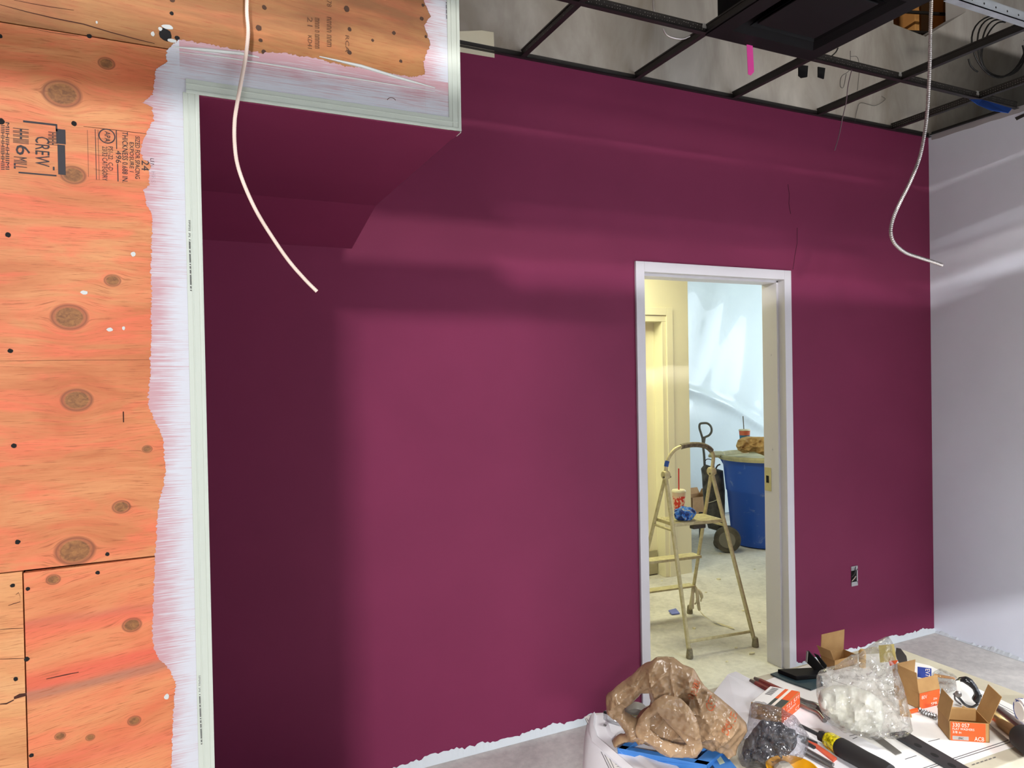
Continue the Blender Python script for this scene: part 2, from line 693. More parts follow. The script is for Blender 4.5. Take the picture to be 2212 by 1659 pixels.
# thin thread shadow on the plum wall, drawn as dark lines
M_THREAD = mat('dark thread shadow', (58, 20, 36), .9)
for pts in ([(1702, 398), (1705, 420), (1704, 440), (1708, 462)], [(1722, 492), (1722, 525), (1717, 552), (1713, 582)]):
    MB().tube([at(u, v, 'y', D - .0005) for u, v in pts], .0012, 5).build('thread_shadow', M_THREAD, wall_back)

# ------------------------------------------------------------------ door frame (no door hung)
fr = thing('door_1', (XD + DW / 2, D, 0), kind='structure')
Yn, Yf = D - .012, D + .142
for s_, x0_ in ((1, XD), (-1, XD + DW)):
    pf = [(0, Yn), (.05, Yn), (.05, Yn + .047), (.062, Yn + .047), (.062, Yf), (0, Yf)]
    MB().prism([(x0_ + s_ * a, y_, 0) for a, y_ in pf], (0, 0, HD)).build('jamb', M_FRAME, fr, bevel=.002)
pf = [(0, Yn), (.05, Yn), (.05, Yn + .047), (.062, Yn + .047), (.062, Yf), (0, Yf)]
MB().prism([(XD + .05, y_, HD - a) for a, y_ in pf], (DW - .1, 0, 0)).build('head', M_FRAME, fr, bevel=.002)
M_BRASS = mat('painted steel plate', (208, 200, 160), .35, .6)
M_HOLE = mat('black void', (12, 11, 11), .9)
xs = XD + DW - .062
st = MB().box((xs - .002, Yf - .052, .965), (xs, Yf - .004, 1.095)).build('strike_plate', M_BRASS, fr, bevel=.0008)
MB().box((xs - .0026, Yf - .036, 1.01), (xs - .0005, Yf - .016, 1.05)).build('latch_hole', M_HOLE, st)
MB().tube([(xs + .001, Yf - .06, 1.20), (xs - .003, Yf - .06, 1.20)], .006, 10).build('silencer', M_FRAME, fr)
MB().tube([(xs + .001, Yf - .06, 1.72), (xs - .003, Yf - .06, 1.72)], .006, 10).build('silencer', M_FRAME, fr)

# ------------------------------------------------------------------ the lit room behind the doorway
HY = 4.61
HX = at(1488, 800, 'y', HY).x
RX = at(1448, 1246, 'y', HY).x
RZ = at(1420, 681, 'y', HY).z
b = MB()
b.box((RX, HY, 0), (HX, HY + .15, 2.7))
b.box((1.2, HY, RZ), (RX, HY + .15, 2.7))
b.box((HX - .12, HY + .15, 0), (HX, 6.5, 2.7))
structure(b.build('wall_hall', M_CREAM))
d2 = thing('door_2', (RX - .5, HY, 0), kind='structure')
MB().box((RX - 1.0, HY + .10, .012), (RX - .05, HY + .14, RZ - .04)).build('door_leaf', M_CREAM, d2, bevel=.002)
MB().box((RX - .05, HY - .008, 0), (RX - .001, HY + .15, RZ - .051)).build('jamb', M_CREAM, d2, bevel=.003)
MB().box((RX - 1.05, HY - .008, RZ - .05), (RX - .0, HY + .15, RZ)).build('head', M_CREAM, d2, bevel=.003)
xk = at(1452, 1247, 'y', HY - .02).x
MB().box((RX - .012, HY - .02, 0), (RX + .05, HY - .009, RZ + .06)).build('casing', M_CREAM, d2, bevel=.003)
MB().box((RX - 1.1, HY - .02, RZ), (RX - .012, HY - .009, RZ + .06)).build('casing', M_CREAM, d2, bevel=.003)
MB().box((RX - .95, HY + .085, .012), (RX - .06, HY + .10, .20)).build('kick_plate', mat('scuffed kick plate', (176, 170, 142), .6), d2)
structure(MB().box((2.5, 6.3, 0), (8, 6.42, 2.7)).build('wall_hall_far', M_BLUEWHITE))
structure(MB().box((7.6, D + .13, 0), (7.7, 6.3, 2.7)).build('wall_hall_right', M_CREAM))
structure(MB().box((1.1, D + .13, 0), (1.2, 6.3, 2.7)).build('wall_hall_left', M_CREAM))
structure(MB().box((1.1, D + .13, 2.7), (7.7, 6.5, 2.8)).build('ceiling_hall', M_CREAM))

# plastic sheet taped over the far wall, with a long slanting fold
t = NT('milky plastic sheet')
t.b.inputs['Base Color'].default_value = (*lin(226, 238, 246), 1)
t.b.inputs['Roughness'].default_value = .3
t.b.inputs['Coat Weight'].default_value = .3
t.bump(t.noise(t.pos(), 3, 3, .5, .8), .12, .05)
mb = MB()
nxs, nzs = 70, 130
xa, xb = HX + .02, 7.5
f0, f1 = at(1495, 845, 'y', 6.25), at(1650, 925, 'y', 6.25)
for i in range(nxs + 1):
    for j in range(nzs + 1):
        x_ = xa + (xb - xa) * i / nxs
        z_ = .03 + 2.62 * j / nzs
        tt = (x_ - f0.x) / (f1.x - f0.x)
        zl = f0.z + (f1.z - f0.z) * (tt ** 1.35 if tt > 0 else tt)
        e_ = math.exp(-((z_ - zl) / .045) ** 2)
        mb.v.append((x_, 6.27 - .035 * e_ - .012 * math.sin(x_ * 5 + z_ * 2) - .01 * math.sin(x_ * 11 - z_ * 4), z_))
for i in range(nxs):
    for j in range(nzs):
        a = i * (nzs + 1) + j
        mb.f.append((a, a + nzs + 1, a + nzs + 2, a + 1))
tag(mb.build('plastic_sheet', t.m, smooth=True), 'pale blue white plastic sheet hung over the far wall beyond the doorway', 'plastic sheet')

# framing seen through the ragged hole
fw_ = thing('roof_framing', (4.3, D + .3, 3.55), 'warm lit wooden framing inside the ragged hole above the ceiling grid', 'framing')
M_STUD = mat('golden framing timber', (214, 156, 84), .7, vscale=3, rgb2=(176, 118, 58))
for k in range(5):
    x_ = 3.7 + k * .3
    MB().box((x_, D + .35, 3.5), (x_ + .045, D + .44, 4.55)).build('stud', M_STUD, fw_, bevel=.003)
MB().box((3.5, D + .14, 3.44), (5.2, D + .75, 3.5)).build('plate', M_STUD, fw_, bevel=.003)
MB().box((3.5, D + .72, 3.5), (5.2, D + .75, 4.58)).build('sheathing', M_STUD, fw_)
for k in range(3):
    z_ = 3.72 + k * .13
    MB().tube([(3.7, D + .25, z_), (4.2, D + .28, z_ - .03), (4.9, D + .22, z_ + .05)], .011, 6).build('conduit', mat('black conduit', (30, 26, 22), .6), fw_, smooth=True)

# ------------------------------------------------------------------ plywood facing
KN = [(134, 203, 24), (230, 137, 11), (150, 685, 23), (158, 378, 16), (243, 606, 11), (166, 864, 20), (262, 1095, 12), (162, 1190, 25),
      (115, 1252, 9), (285, 1350, 13), (290, 1557, 9), (130, 1590, 7), (195, 1593, 6), (318, 970, 7)]
PXM = 1.651 / (FPX * .93)


def plywood(name, knots, tone, red, bands=()):
    t = NT(name)
    s = t.sep(t.pos())
    X, Z = s[0], s[2]
    psi, core, ring = Z, None, None
    for (u, v, r) in knots:
        c = at(u, v, 'y', DP)
        r = r * 1.651 / FPX * .95
        dx = t.m_('MULTIPLY', t.m_('SUBTRACT', X, c.x), .8)
        dz = t.m_('SUBTRACT', Z, c.z)
        r2 = t.m_('ADD', t.m_('MULTIPLY', dx, dx), t.m_('MULTIPLY', dz, dz))
        psi = t.m_('SUBTRACT', psi, t.m_('DIVIDE', t.m_('MULTIPLY', dz, (r * 1.15) ** 2), t.m_('ADD', r2, (r * .5) ** 2)))
        d = t.m_('DIVIDE', t.m_('SQRT', r2), r)
        k = t.m_('SUBTRACT', 1.0, t.m_('MULTIPLY', t.m_('SUBTRACT', d, .75), 5.0), clamp=True)
        g = t.m_('SUBTRACT', 1.0, t.m_('ABSOLUTE', t.m_('MULTIPLY', t.m_('SUBTRACT', d, 1.0), 5.0)), clamp=True)
        core = k if core is None else t.m_('MAXIMUM', core, k)
        ring = g if ring is None else t.m_('MAXIMUM', ring, g)
    tilt = t.m_('ADD', psi, t.m_('MULTIPLY', X, tone[0]))
    vf = t.comb(t.m_('MULTIPLY', X, 20.0), 0.0, t.m_('MULTIPLY', tilt, 480.0))
    fine = t.noise(vf, 1.0, 4, .65, .3)
    vm = t.comb(t.m_('MULTIPLY', X, 4.5), 3.0, t.m_('MULTIPLY', tilt, 70.0))
    med = t.noise(vm, 1.0, 4, .6, .5)
    vb = t.comb(t.m_('MULTIPLY', X, 2.6), 7.0, t.m_('MULTIPLY', tilt, 9.0))
    big = t.noise(vb, 1.0, 4, .6, .6)
    blot = t.noise(t.comb(t.m_('MULTIPLY', X, 5), 5.0, t.m_('MULTIPLY', tilt, 24)), 1.0, 4, .6, 1.0)
    c = t.ramp(big, [(.32, tone[1]), (.5, tone[2]), (.68, tone[3])])
    c = t.mix(t.m_('MULTIPLY', t.ramp(blot, [(.44, (0, 0, 0)), (.66, (1, 1, 1))]), red), c, lin(218, 100, 70))
    for (u0, v0, u1, v1, wpx, col, stg) in bands:
        a0, a1 = at(u0, v0, 'y', DP), at(u1, v1, 'y', DP)
        k_ = (a1.z - a0.z) / (a1.x - a0.x)
        e_ = t.m_('SUBTRACT', Z, t.m_('ADD', t.m_('MULTIPLY', X, k_), a0.z - k_ * a0.x))
        e_ = t.m_('ADD', e_, t.m_('MULTIPLY', t.m_('SUBTRACT', big, .5), .03))
        e_ = t.m_('DIVIDE', e_, wpx * 1.651 / FPX)
        gs = t.m_('MULTIPLY', t.m_('DIVIDE', 1.0, t.m_('ADD', 1.0, t.m_('POWER', t.m_('ABSOLUTE', e_), 4.0))), stg)
        c = t.mix(gs, c, lin(*col))
    c = t.mix(t.ramp(med, [(.45, (0, 0, 0)), (.72, (.5, .5, .5))]), c, tone[1])
    c = t.mix(t.ramp(fine, [(.54, (0, 0, 0)), (.70, (.85, .85, .85))]), c, lin(140, 70, 34))
    if core is not None:
        kn = t.noise(t.comb(t.m_('MULTIPLY', X, 90), 1.0, t.m_('MULTIPLY', Z, 120)), 1.0, 3, .6, 1.0)
        kc = t.ramp(kn, [(.3, lin(104, 62, 30)), (.7, lin(150, 100, 52))])
        c = t.mix(core, c, kc)
        c = t.mix(t.m_('MULTIPLY', ring, .8), c, lin(104, 58, 32))
    t.L(c, t.b.inputs['Base Color'])
    t.b.inputs['Roughness'].default_value = .62
    t.bump(fine, .25, .001)
    return t.m


T_MID = (0.0, lin(174, 96, 52), lin(192, 120, 73), lin(204, 140, 90))
T_HDR = (0.05, lin(124, 78, 40), lin(152, 103, 58), lin(164, 115, 67))
T_LOW = (-0.16, lin(186, 98, 56), lin(202, 126, 80), lin(208, 138, 90))
T_SIDE = (0.0, lin(180, 118, 70), lin(202, 142, 90), lin(212, 160, 108))
ply = thing('plywood_facing', (-.4, DP, 0), 'orange plywood sheets facing the bulkhead with ragged white primer round the opening', 'plywood wall')
Z1, Z2, XS = 2.3265, 1.271, -.2735
P1 = DP + .018
g = .0012
k_mid = [k for k in KN if k[1] < 1215]
k_low = [k for k in KN if k[1] >= 1215]
MP_MID = plywood('plywood rotary grain', k_mid, T_MID, .7)
MP_LOW = plywood('plywood streaked grain', k_low, T_LOW, .5, [(54, 1353, 330, 1311, 9, (176, 92, 72), .6), (54, 1368, 330, 1325, 12, (214, 88, 66), .55), (59, 1476, 357, 1412, 20, (206, 78, 60), .75), (59, 1504, 357, 1434, 9, (150, 104, 84), .75), (150, 1640, 370, 1590, 14, (210, 92, 70), .5)])
MP_HDR = plywood('plywood header grain', [], T_HDR, .15)
MP_SIDE = plywood('plywood rough offcut', [], T_SIDE, .2)
MB().box((-1.6, DP, Z1 + g), (XH, P1, 3.3)).build('plywood_panel', MP_HDR, ply)
MB().box((-1.6, DP, Z2 + g), (XO, P1, Z1 - g)).build('plywood_panel', MP_MID, ply)
MB().box((XO + g, DP, HH), (XH, P1, Z1 - g)).build('plywood_panel', MP_HDR, ply)
a, b_ = at(48, 1241, 'y', DP), at(335, 1201, 'y', DP)
MB().prism([(XS + g, DP, 0), (XO, DP, 0), (XO, DP, Z2 - g), (XS + g, DP, a.z + .002)], (0, .018, 0)).build('plywood_panel', MP_LOW, ply)
MB().box((-1.6, DP, 0), (XS - g, P1, Z2 - g)).build('plywood_panel', MP_SIDE, ply)
MB().box((-1.6, P1, .0), (XO, P1 + .0005, Z1)).build('backing', M_HOLE, ply)

M_INK = mat('black stamp ink', (44, 40, 46), .7)
M_INK2 = mat('faded stamp ink', (92, 58, 34), .8)
M_SPLIT = mat('dark split', (66, 30, 16), .9)


def wp(u, v, off=.0004):
    return at(u, v, 'y', DP - off)


# splits and open joints
def split(pts, w, m_=M_SPLIT, name='split'):
    mb = MB()
    P = [wp(*q, off=.0003) for q in pts]
    n = len(P)
    for i, p_ in enumerate(P):
        ww = w * (.35 + .65 * math.sin(math.pi * (i + .4) / (n + .0))) if n > 2 else w
        mb.v += [(p_.x, p_.y, p_.z - ww / 2), (p_.x, p_.y, p_.z + ww / 2)]
        if i:
            a = 2 * i
            mb.f.append((a - 2, a, a + 1, a - 1))
    return mb.build(name, m_, ply)


split([(0, 10), (60, 26), (120, 40), (180, 52), (240, 70), (300, 86), (334, 94)], .0022)
split([(30, 0), (70, 8), (110, 15), (160, 22)], .0012)
split([(100, 1467), (140, 1458), (170, 1452)], .002)
split([(0, 1521), (14, 1520), (30, 1512)], .003)
split([(0, 1360), (25, 1358), (50, 1357)], .0014)
split([(0, 1424), (25, 1423), (52, 1422)], .0014)
split([(30, 1508), (42, 1503), (57, 1500)], .008)
split([(18, 1308), (30, 1304), (44, 1300)], .0015)
split([(34, 1285), (40, 1280), (44, 1290), (43, 1299)], .0015)
split([(0, 780), (160, 778), (330, 777)], .0007)
split([(180, 273), (250, 281), (316, 289)], .0012)
split([(60, 60), (110, 70), (170, 78)], .0008)
MB().frame(wp(265, 889), (.0022, 0, 0), (0, .0003, 0), (0, 0, -.022)).build('staple_mark', M_SPLIT, ply)

# nail and screw holes
def disc(u, v, rpx, m_, name, off=.0006, sx=1.0):
    c = wp(u, v, off)
    r = rpx * 1.651 / FPX * .95
    vs = [(c.x + r * sx * math.cos(k * math.tau / 10) * random.uniform(.85, 1.1), c.y, c.z + r * math.sin(k * math.tau / 10) * random.uniform(.85, 1.1)) for k in range(10)]
    return MB().prism(vs, (0, .0005, 0)).build(name, m_, ply)


for u, v, r in [(17, 507, 5), (22, 758, 4.5), (30, 963, 4.5), (38, 1171, 4.5), (232, 1197, 4), (211, 1237, 4), (60, 1272, 4), (27, 1265, 4), (58, 1424, 4.5), (34, 1467, 4),
                (68, 1632, 4), (193, 78, 4.5), (160, 267, 5), (2, 262, 6), (0, 78, 4), (371, 29, 4)]:
    disc(u, v, r, M_HOLE, 'nail_hole')
M_NAIL = mat('dark filler spot', (70, 44, 28), .8)
for u, v, r in [(571, 16, 5), (559, 60, 6.5), (563, 87, 4.5), (570, 112, 5), (749, 19, 7), (755, 63, 5), (755, 113, 5), (911, 40, 5), (914, 11, 4), (805, 87, 3.5), (851, 71, 4.5), (866, 132, 4), (920, 79, 3.5), (372, 0, 5)]:
    disc(u, v, r, M_NAIL, 'filler_spot')
disc(357, 75, 13, M_HOLE, 'bored_hole', sx=1.0)
disc(383, 82, 5, M_HOLE, 'bored_hole')
# white splatters
for u, v, r, sx in [(182, 632, 4, 1.6), (237, 712, 4, 1.5), (267, 709, 4, .7), (288, 549, 5, .9), (330, 73, 5, .7), (209, 48, 3, .6), (360, 1505, 6, .8), (362, 58, 5, 2.2), (346, 62, 4, 1), (372, 88, 4, 2.2)]:
    disc(u, v, r, M_TRIM, 'paint_spot', off=.0009, sx=sx)

# stamps: print runs down the sheet
def stamp(s, u0, v0, u1, v1, m_=M_INK, nm='stamp_print'):
    """text filling the photo box: reads downward, letter tops to the right"""
    O = wp(u0, v0)
    e = wp(u0, v1)
    r = wp(u1, v0)
    return text(s, O, e - O, Vector((r.x - O.x, 0, 0)), m_, ply, nm)


def bar(u0, v0, u1, v1, m_=M_INK):
    a = wp(u0, v0)
    c = wp(u1, v1)
    MB().prism([(a.x, a.y, a.z), (c.x, a.y, a.z), (c.x, a.y, c.z), (a.x, a.y, c.z)], (0, .0002, 0)).build('stamp_bar', m_, ply)


stamp('CREW', 76, 294, 107, 358)
stamp('6', 34, 312, 65, 334)
stamp('MILL', 30, 338, 58, 364, M_INK)
stamp('HHHIII', 28, 276, 62, 308, M_INK)
stamp('IIIIHHHIIIHHIIII', 2, 270, 10, 366)
stamp('MIIHIIHHIIIMI', 12, 264, 20, 366)
bar(121, 278, 142, 312)
bar(124, 312, 142, 378)
stamp('IHIHIHIH', 104, 284, 124, 312)
for q in [(50, 264, 122, 268), (40, 374, 122, 378), (120, 268, 124, 284), (114, 360, 118, 368)]:
    bar(*q)
bar(189, 281, 191, 382)
bar(205, 279, 209, 388)
bar(212, 280, 214, 388)
c = wp(231, 294)
r_ = 14 * 1.651 / FPX
MB().add(*(lambda n: ([(c.x + rr * math.cos(k * math.tau / n), c.y, c.z + rr * math.sin(k * math.tau / n)) for rr in (r_, r_ * .86) for k in range(n)],
                      [(k, (k + 1) % n, n + (k + 1) % n, n + k) for k in range(n)]))(28)).build('stamp_ring', M_INK, ply)
stamp('APA', 226, 283, 238, 306)
stamp('23/32 CATEGORY', 221, 316, 232, 390)
stamp('PS1-22  C-D', 234, 316, 244, 368)
bar(250, 281, 253, 322)
stamp('496', 250, 325, 262, 352)
bar(253, 354, 256, 392)
stamp('THICKNESS 0.688 IN.', 264, 284, 276, 394)
stamp('EXPOSURE 1', 280, 307, 289, 371)
stamp('SIZED FOR SPACING', 292, 294, 302, 386)
stamp('24', 306, 346, 322, 368)
stamp('LEN', 325, 342, 333, 360)
stamp('HRS', 327, 370, 336, 394)
stamp('21', 664, 36, 675, 56, M_INK2)
stamp('KD41', 665, 76, 674, 104, M_INK2)
stamp('mnnn n nmmnn', 680, 38, 690, 104, M_INK2)
stamp('nmnn nnm', 706, 36, 716, 100, M_INK2)
stamp('78', 706, 0, 716, 14, M_INK2)
stamp('RCA', 746, 76, 754, 112, M_INK2)

# ------------------------------------------------------------------ white primer brushed round the opening
def primer(name, axis, c0, c1):
    """brushed film: thin and streaky away from the edge, solid beside it"""
    t = NT(name)
    s = t.sep(t.pos())
    v = t.comb(t.m_('MULTIPLY', s[0], 10.0), 0.0, t.m_('MULTIPLY', s[2], 380.0))
    st_ = t.noise(v, 1.0, 3, .6, .4)
    pat = t.noise(t.pos(), 16, 3)
    a = s[axis]
    d = t.m_('DIVIDE', t.m_('SUBTRACT', a, c0), c1 - c0, clamp=True)      # 0 at the solid edge, 1 outside
    th = t.m_('ADD', t.m_('MULTIPLY', d, .42), t.m_('MULTIPLY', t.m_('SUBTRACT', pat, .5), .35))
    f = t.m_('MULTIPLY', t.m_('SUBTRACT', t.m_('ADD', st_, th), .56), 3.2, clamp=True)
    c = t.mix(f, lin(192, 195, 203), lin(180, 142, 148))
    t.L(c, t.b.inputs['Base Color'])
    t.b.inputs['Roughness'].default_value = .5
    t.bump(st_, .5, .001)
    return t.m


Lb = [(386, 86), (372, 98), (362, 110), (358, 135), (338, 150), (332, 185), (328, 205), (309, 222), (330, 232), (330, 262), (318, 285), (310, 300), (304, 330), (312, 345), (325, 352), (322, 400), (309, 410), (316, 440),
      (328, 465), (328, 520), (326, 620), (327, 700), (325, 780), (322, 850), (321, 880), (340, 920), (352, 950), (355, 975), (355, 1000), (358, 1020), (350, 1060), (345, 1080), (340, 1110), (338, 1150),
      (335, 1200), (333, 1260), (330, 1300), (330, 1380), (331, 1400), (345, 1425), (362, 1440), (370, 1455), (380, 1475), (376, 1520), (372, 1580), (370, 1659), (366, 1720)]


def densify(pts, step, jit, horiz=True, seed=1):
    r = np.random.default_rng(seed)
    out = []
    base = 0
    for a, c in zip(pts[:-1], pts[1:]):
        a, c = Vector(a), Vector(c)
        n = max(int((c - a).length / step), 1)
        for i in range(n):
            p_ = a.lerp(c, i / n)
            base = .6 * base + r.normal() * jit * .5
            j = base + r.normal() * jit * .6
            out.append(Vector((p_.x + (j if horiz else j * .3), p_.y, p_.z + (0 if horiz else j))))
    out.append(Vector(pts[-1]))
    return out


def film_strip(pts, inner, mat_, name):
    """strip of paint between a ragged outer line and a straight inner one"""
    mb = MB()
    for i, p_ in enumerate(pts):
        q = inner(p_)
        mb.v += [tuple(p_), tuple(q), (p_.x, DP - .0001, p_.z)]
        if i:
            a = 3 * i
            mb.f += [(a - 3, a, a + 1, a - 2), (a - 1, a + 2, a, a - 3)]
    return mb.build(name, mat_, ply)


film_strip(densify([wp(u, v, .0008) for u, v in Lb], .0018, .0014, True, 5), lambda p_: Vector((XO - .002, DP - .0008, min(p_.z, 9))), primer('brushed primer beside opening', 0, XO - .035, XO - .105), 'primer_film')
Hb = [(386, 86), (430, 92), (500, 105), (560, 112), (620, 116), (680, 127), (740, 141), (800, 150), (850, 160), (890, 166), (918, 161)]
film_strip(densify([wp(u, v, .0010) for u, v in Hb], .003, .0016, False, 6), lambda p_: Vector((p_.x, DP - .0010, HH + .002)), primer('brushed primer over opening', 2, HH + .03, HH + .11), 'primer_film')
Rb = [(918, 170), (917, 150), (916, 135), (922, 115), (929, 95), (922, 75), (917, 55), (930, 35), (920, 12), (914, -10), (925, -40)]
film_strip(densify([wp(u, v, .0012) for u, v in Rb], .0025, .0014, True, 8), lambda p_: Vector((XH - .002, DP - .0012, p_.z)), primer('brushed primer at bulkhead end', 0, XH - .03, XH - .1), 'primer_film')
MB().prism([(q.x, DP - .0009, q.z) for q in (wp(918, 160), Vector((XH - .002, 0, wp(918, 160).z)), Vector((XH - .002, 0, HH + .002)), Vector((wp(918, 160).x, 0, HH + .002)))], (0, .0004, 0)).build('primer_film', primer('brushed primer corner', 2, HH + .03, HH + .12), ply)
# ridges of brushed paint along the header joint
for pts, w in ([[(375, 101), (440, 108), (520, 116), (560, 124)], .004], [[(380, 112), (470, 122), (640, 148), (780, 172), (940, 198)], .0018], [[(690, 122), (780, 143), (860, 168), (940, 190)], .004]):
    MB().tube([wp(u, v, .0012) for u, v in pts], [w * .3] + [w] * (len(pts) - 2) + [w * .3], 6).build('paint_ridge', M_TRIM, ply, smooth=True)
c = wp(846, 216)
MB().tube([Vector((c.x + .011 * math.cos(a), DP - .0014, c.z - .004 + .009 * math.sin(a))) for a in np.linspace(.5, 2.9, 9)], .0007, 5).build('trowel_mark', M_INK2, ply)

# corner bead: vinyl angle with ribs and a rounded nose
M_BEAD = painted('white vinyl bead', (186, 194, 184), .45, .01)


def bead(p0, p1, inward, name='corner_bead'):
    """flange on the face running p0-p1; inward = direction across the flange"""
    p0, p1, w = Vector(p0), Vector(p1), Vector(inward)
    out = Vector((0, -1, 0))
    prof = [(0, .0), (0, .0034), (.003, .0042), (.0075, .0034), (.0085, .0022), (.019, .0022), (.0195, .0029), (.0215, .0029), (.022, .0020), (.031, .0015), (.0315, 0)]
    poly = [p0 + w * a + out * h for a, h in prof]
    o = MB().prism(poly, p1 - p0).build(name, M_BEAD, ply, smooth=30)
    return o


bead((XO + .003, DP - .0006, 0), (XO + .003, DP - .0006, HH + .002), (-1, 0, 0))
bead((XO - .022, DP - .0008, HH), (XH + .002, DP - .0008, HH), (0, 0, 1))
bead((XH + .002, DP - .0010, HH), (XH + .002, DP - .0010, 3.28), (-1, 0, 0))
MB().box((XH, DP + .0, HH - .002), (XH + .003, DP + .03, 3.28)).build('bead_return', M_BEAD, ply)
MB().box((XO + .003, DP + .0, HH - .0025), (XH, DP + .05, HH)).build('bead_return', M_PURPLE, ply)
MB().box((XO, DP + .0, 0), (XO + .003, DP + .03, HH)).build('bead_return', M_BEAD, ply)


def beadprint(u, v0, v1, ub):
    off = .0042
    O, e = at(u, v0, 'y', DP - off), at(u, v0 + (v1 - v0) * .28, 'y', DP - off)
    text('||I|I|| |I| I', O, e - O, Vector((.0035, 0, 0)), M_INK, ply, 'bead_print')
    O, e = at(u + 1, v0 + (v1 - v0) * .3, 'y', DP - off), at(ub, v1, 'y', DP - off)
    text('------ -- ------- - -- --- -------- -- -', O, e - O, Vector((.0024, 0, 0)), M_INK, ply, 'bead_print')


beadprint(407, 476, 628, 411)
beadprint(429, 1460, 1608, 434)
text('- --- --- ---', at(963, 5, 'y', DP - .004), at(964, 40, 'y', DP - .004) - at(963, 5, 'y', DP - .004), Vector((.0022, 0, 0)), M_INK, ply, 'bead_print')

# ------------------------------------------------------------------ suspended ceiling grid (no tiles yet)
def dotted(name, rgb, dot, rough=.35, metal=.3, sc=.012):
    t = NT(name)
    p = t.pos()
    vo = nn(t.t, 'ShaderNodeTexVoronoi')
    vo.inputs['Scale'].default_value = 1 / sc
    vo.inputs['Randomness'].default_value = .15
    t.L(p, vo.inputs['Vector'])
    f = t.m_('LESS_THAN', vo.outputs['Distance'], .16)
    t.L(t.mix(f, lin(*rgb), lin(*dot)), t.b.inputs['Base Color'])
    t.b.inputs['Roughness'].default_value = rough
    t.b.inputs['Metallic'].default_value = metal
    return t.m


M_TEE = mat('black grid enamel', (26, 25, 25), .45)
M_WEB = dotted('galvanised web with light dots', (46, 43, 41), (170, 165, 158))  # pale dots paint the light seen through the punched holes
M_GALV = mat('bright galvanised steel', (172, 178, 186), .4, .4)
grid = thing('ceiling_grid', (2.4, D, H), 'black suspended ceiling grid of tees without tiles above the plum wall', 'ceiling grid')


def tee(name, p0, p1, side, web=M_WEB, hgt=.038):
    p0, p1, s_ = Vector(p0), Vector(p1), Vector(side)
    d = p1 - p0
    o = MB().frame(p0 - s_ * .012, s_ * .024, d, (0, 0, .0012)).build(name, M_TEE, grid)
    b = MB().frame(p0 - s_ * .0006 + Vector((0, 0, .0012)), s_ * .0012, d, (0, 0, hgt - .006))
    b.frame(p0 - s_ * .0032 + Vector((0, 0, hgt - .006)), s_ * .0064, d, (0, 0, .007))
    b.build('web', web, o)
    return o


YB = -1.5
for y_ in TY[:1]:
    tee('main_tee', (XH + .01, y_, H), (XR - .005, y_, H), (0, 1, 0))
pb = tee('main_tee', (XH + .01, TY[1], H), (XR - .005, TY[1], H), (0, 1, 0), M_GALV, .045)
MB().frame((2.70, TY[1] - .016, H - .004), (1.50, 0, 0), (0, .032, 0), (0, 0, .003)).frame((2.70, TY[1] - .016, H - .004), (1.50, 0, 0), (0, .003, 0), (0, 0, .036)).build('stiffener_channel', M_GALV, pb)
for k in range(16):
    x_ = 2.75 + k * .075
    MB().tube([(x_, TY[1] - .0165, H + .014), (x_, TY[1] - .0158, H + .014)], .0045, 8).build('slot_hole', M_HOLE, pb)
for y_ in (1.14, .53, -.08, -.69, -1.30):
    tee('main_tee', (-1.5, y_, H), (XR - .005, y_, H), (0, 1, 0))
for x_ in TX:
    if x_ > XH + .05:
        tee('cross_tee', (x_, TY[0], H + .0015), (x_, D - .004, H + .0015), (1, 0, 0))
        tee('cross_tee', (x_, TY[1], H + .0015), (x_, TY[0], H + .0015), (1, 0, 0))
    for a, c in ((TY[1], 1.14), (1.14, .53), (.53, -.08), (-.08, -.69), (-.69, -1.30)):
        tee('cross_tee', (x_, c, H + .0015), (x_, a if x_ > XH else min(a, 1.6), H + .0015), (1, 0, 0))
# bright clips at the crossings
for x_ in TX:
    if x_ > 1:
        MB().box((x_ - .02, TY[0] - .004, H + .022), (x_ + .02, TY[0] + .004, H + .043)).build('tee_clip', mat('bright clip', (206, 206, 204), .35, .5) if 'bright clip' not in bpy.data.materials else bpy.data.materials['bright clip'], grid)
M_ANG = mat('dark grid angle', (48, 45, 43), .5)
MB().box((XH + .002, D - .020, H), (XR, D, H + .0012)).box((XH + .002, D - .0012, H), (XR, D, H + .024)).build('wall_angle', M_TEE, grid)
MB().box((XH + .002, D - .0022, H + .012), (XR, D - .0012, H + .030)).build('wall_angle_leg', M_ANG, grid)
ya = at(2168, 247, 'x', XR).y
MB().box((XR - .020, ya, H + .012), (XR, D - .02, H + .0132)).box((XR - .0012, ya, H + .012), (XR, D - .02, H + .03)).build('wall_angle', M_TEE, grid)
M_ROUGH = painted('torn board edge', (168, 164, 166), .9, .1)
mb = MB()
for i in range(60):
    y_ = D - .02 - i * .05
    h_ = .028 + .006 * random.random()
    mb.v += [(XR - .0015, y_, H + .01), (XR - .0015, y_, H + .01 - h_), (XR + .0, y_, H + .01)]
    if i:
        a = 3 * i
        mb.f.append((a - 3, a, a + 1, a - 2))
mb.build('torn_paper_edge', M_ROUGH, bpy.data.objects['wall_right'])
MB().prism([at(u, v, 'x', XR - .002) for u, v in ((2192, 254), (2212, 245), (2212, 252), (2196, 260))], (.001, 0, 0)).build('scuff', M_ANG, bpy.data.objects['wall_right'])

# black supply diffuser filling one square of the grid
M_BLK = mat('black satin metal', (20, 19, 21), .6, spec=.2)
M_BLK2 = mat('black inner metal', (13, 12, 15), .7, spec=.15)
xa, xb, ya_, yb_ = TX[2] + .004, TX[3] - .004, TY[1] + .004, TY[0] - .004
dif = thing('ceiling_diffuser', ((xa + xb) / 2, (ya_ + yb_) / 2, H), 'black square air diffuser panel set in the ceiling grid', 'air diffuser')


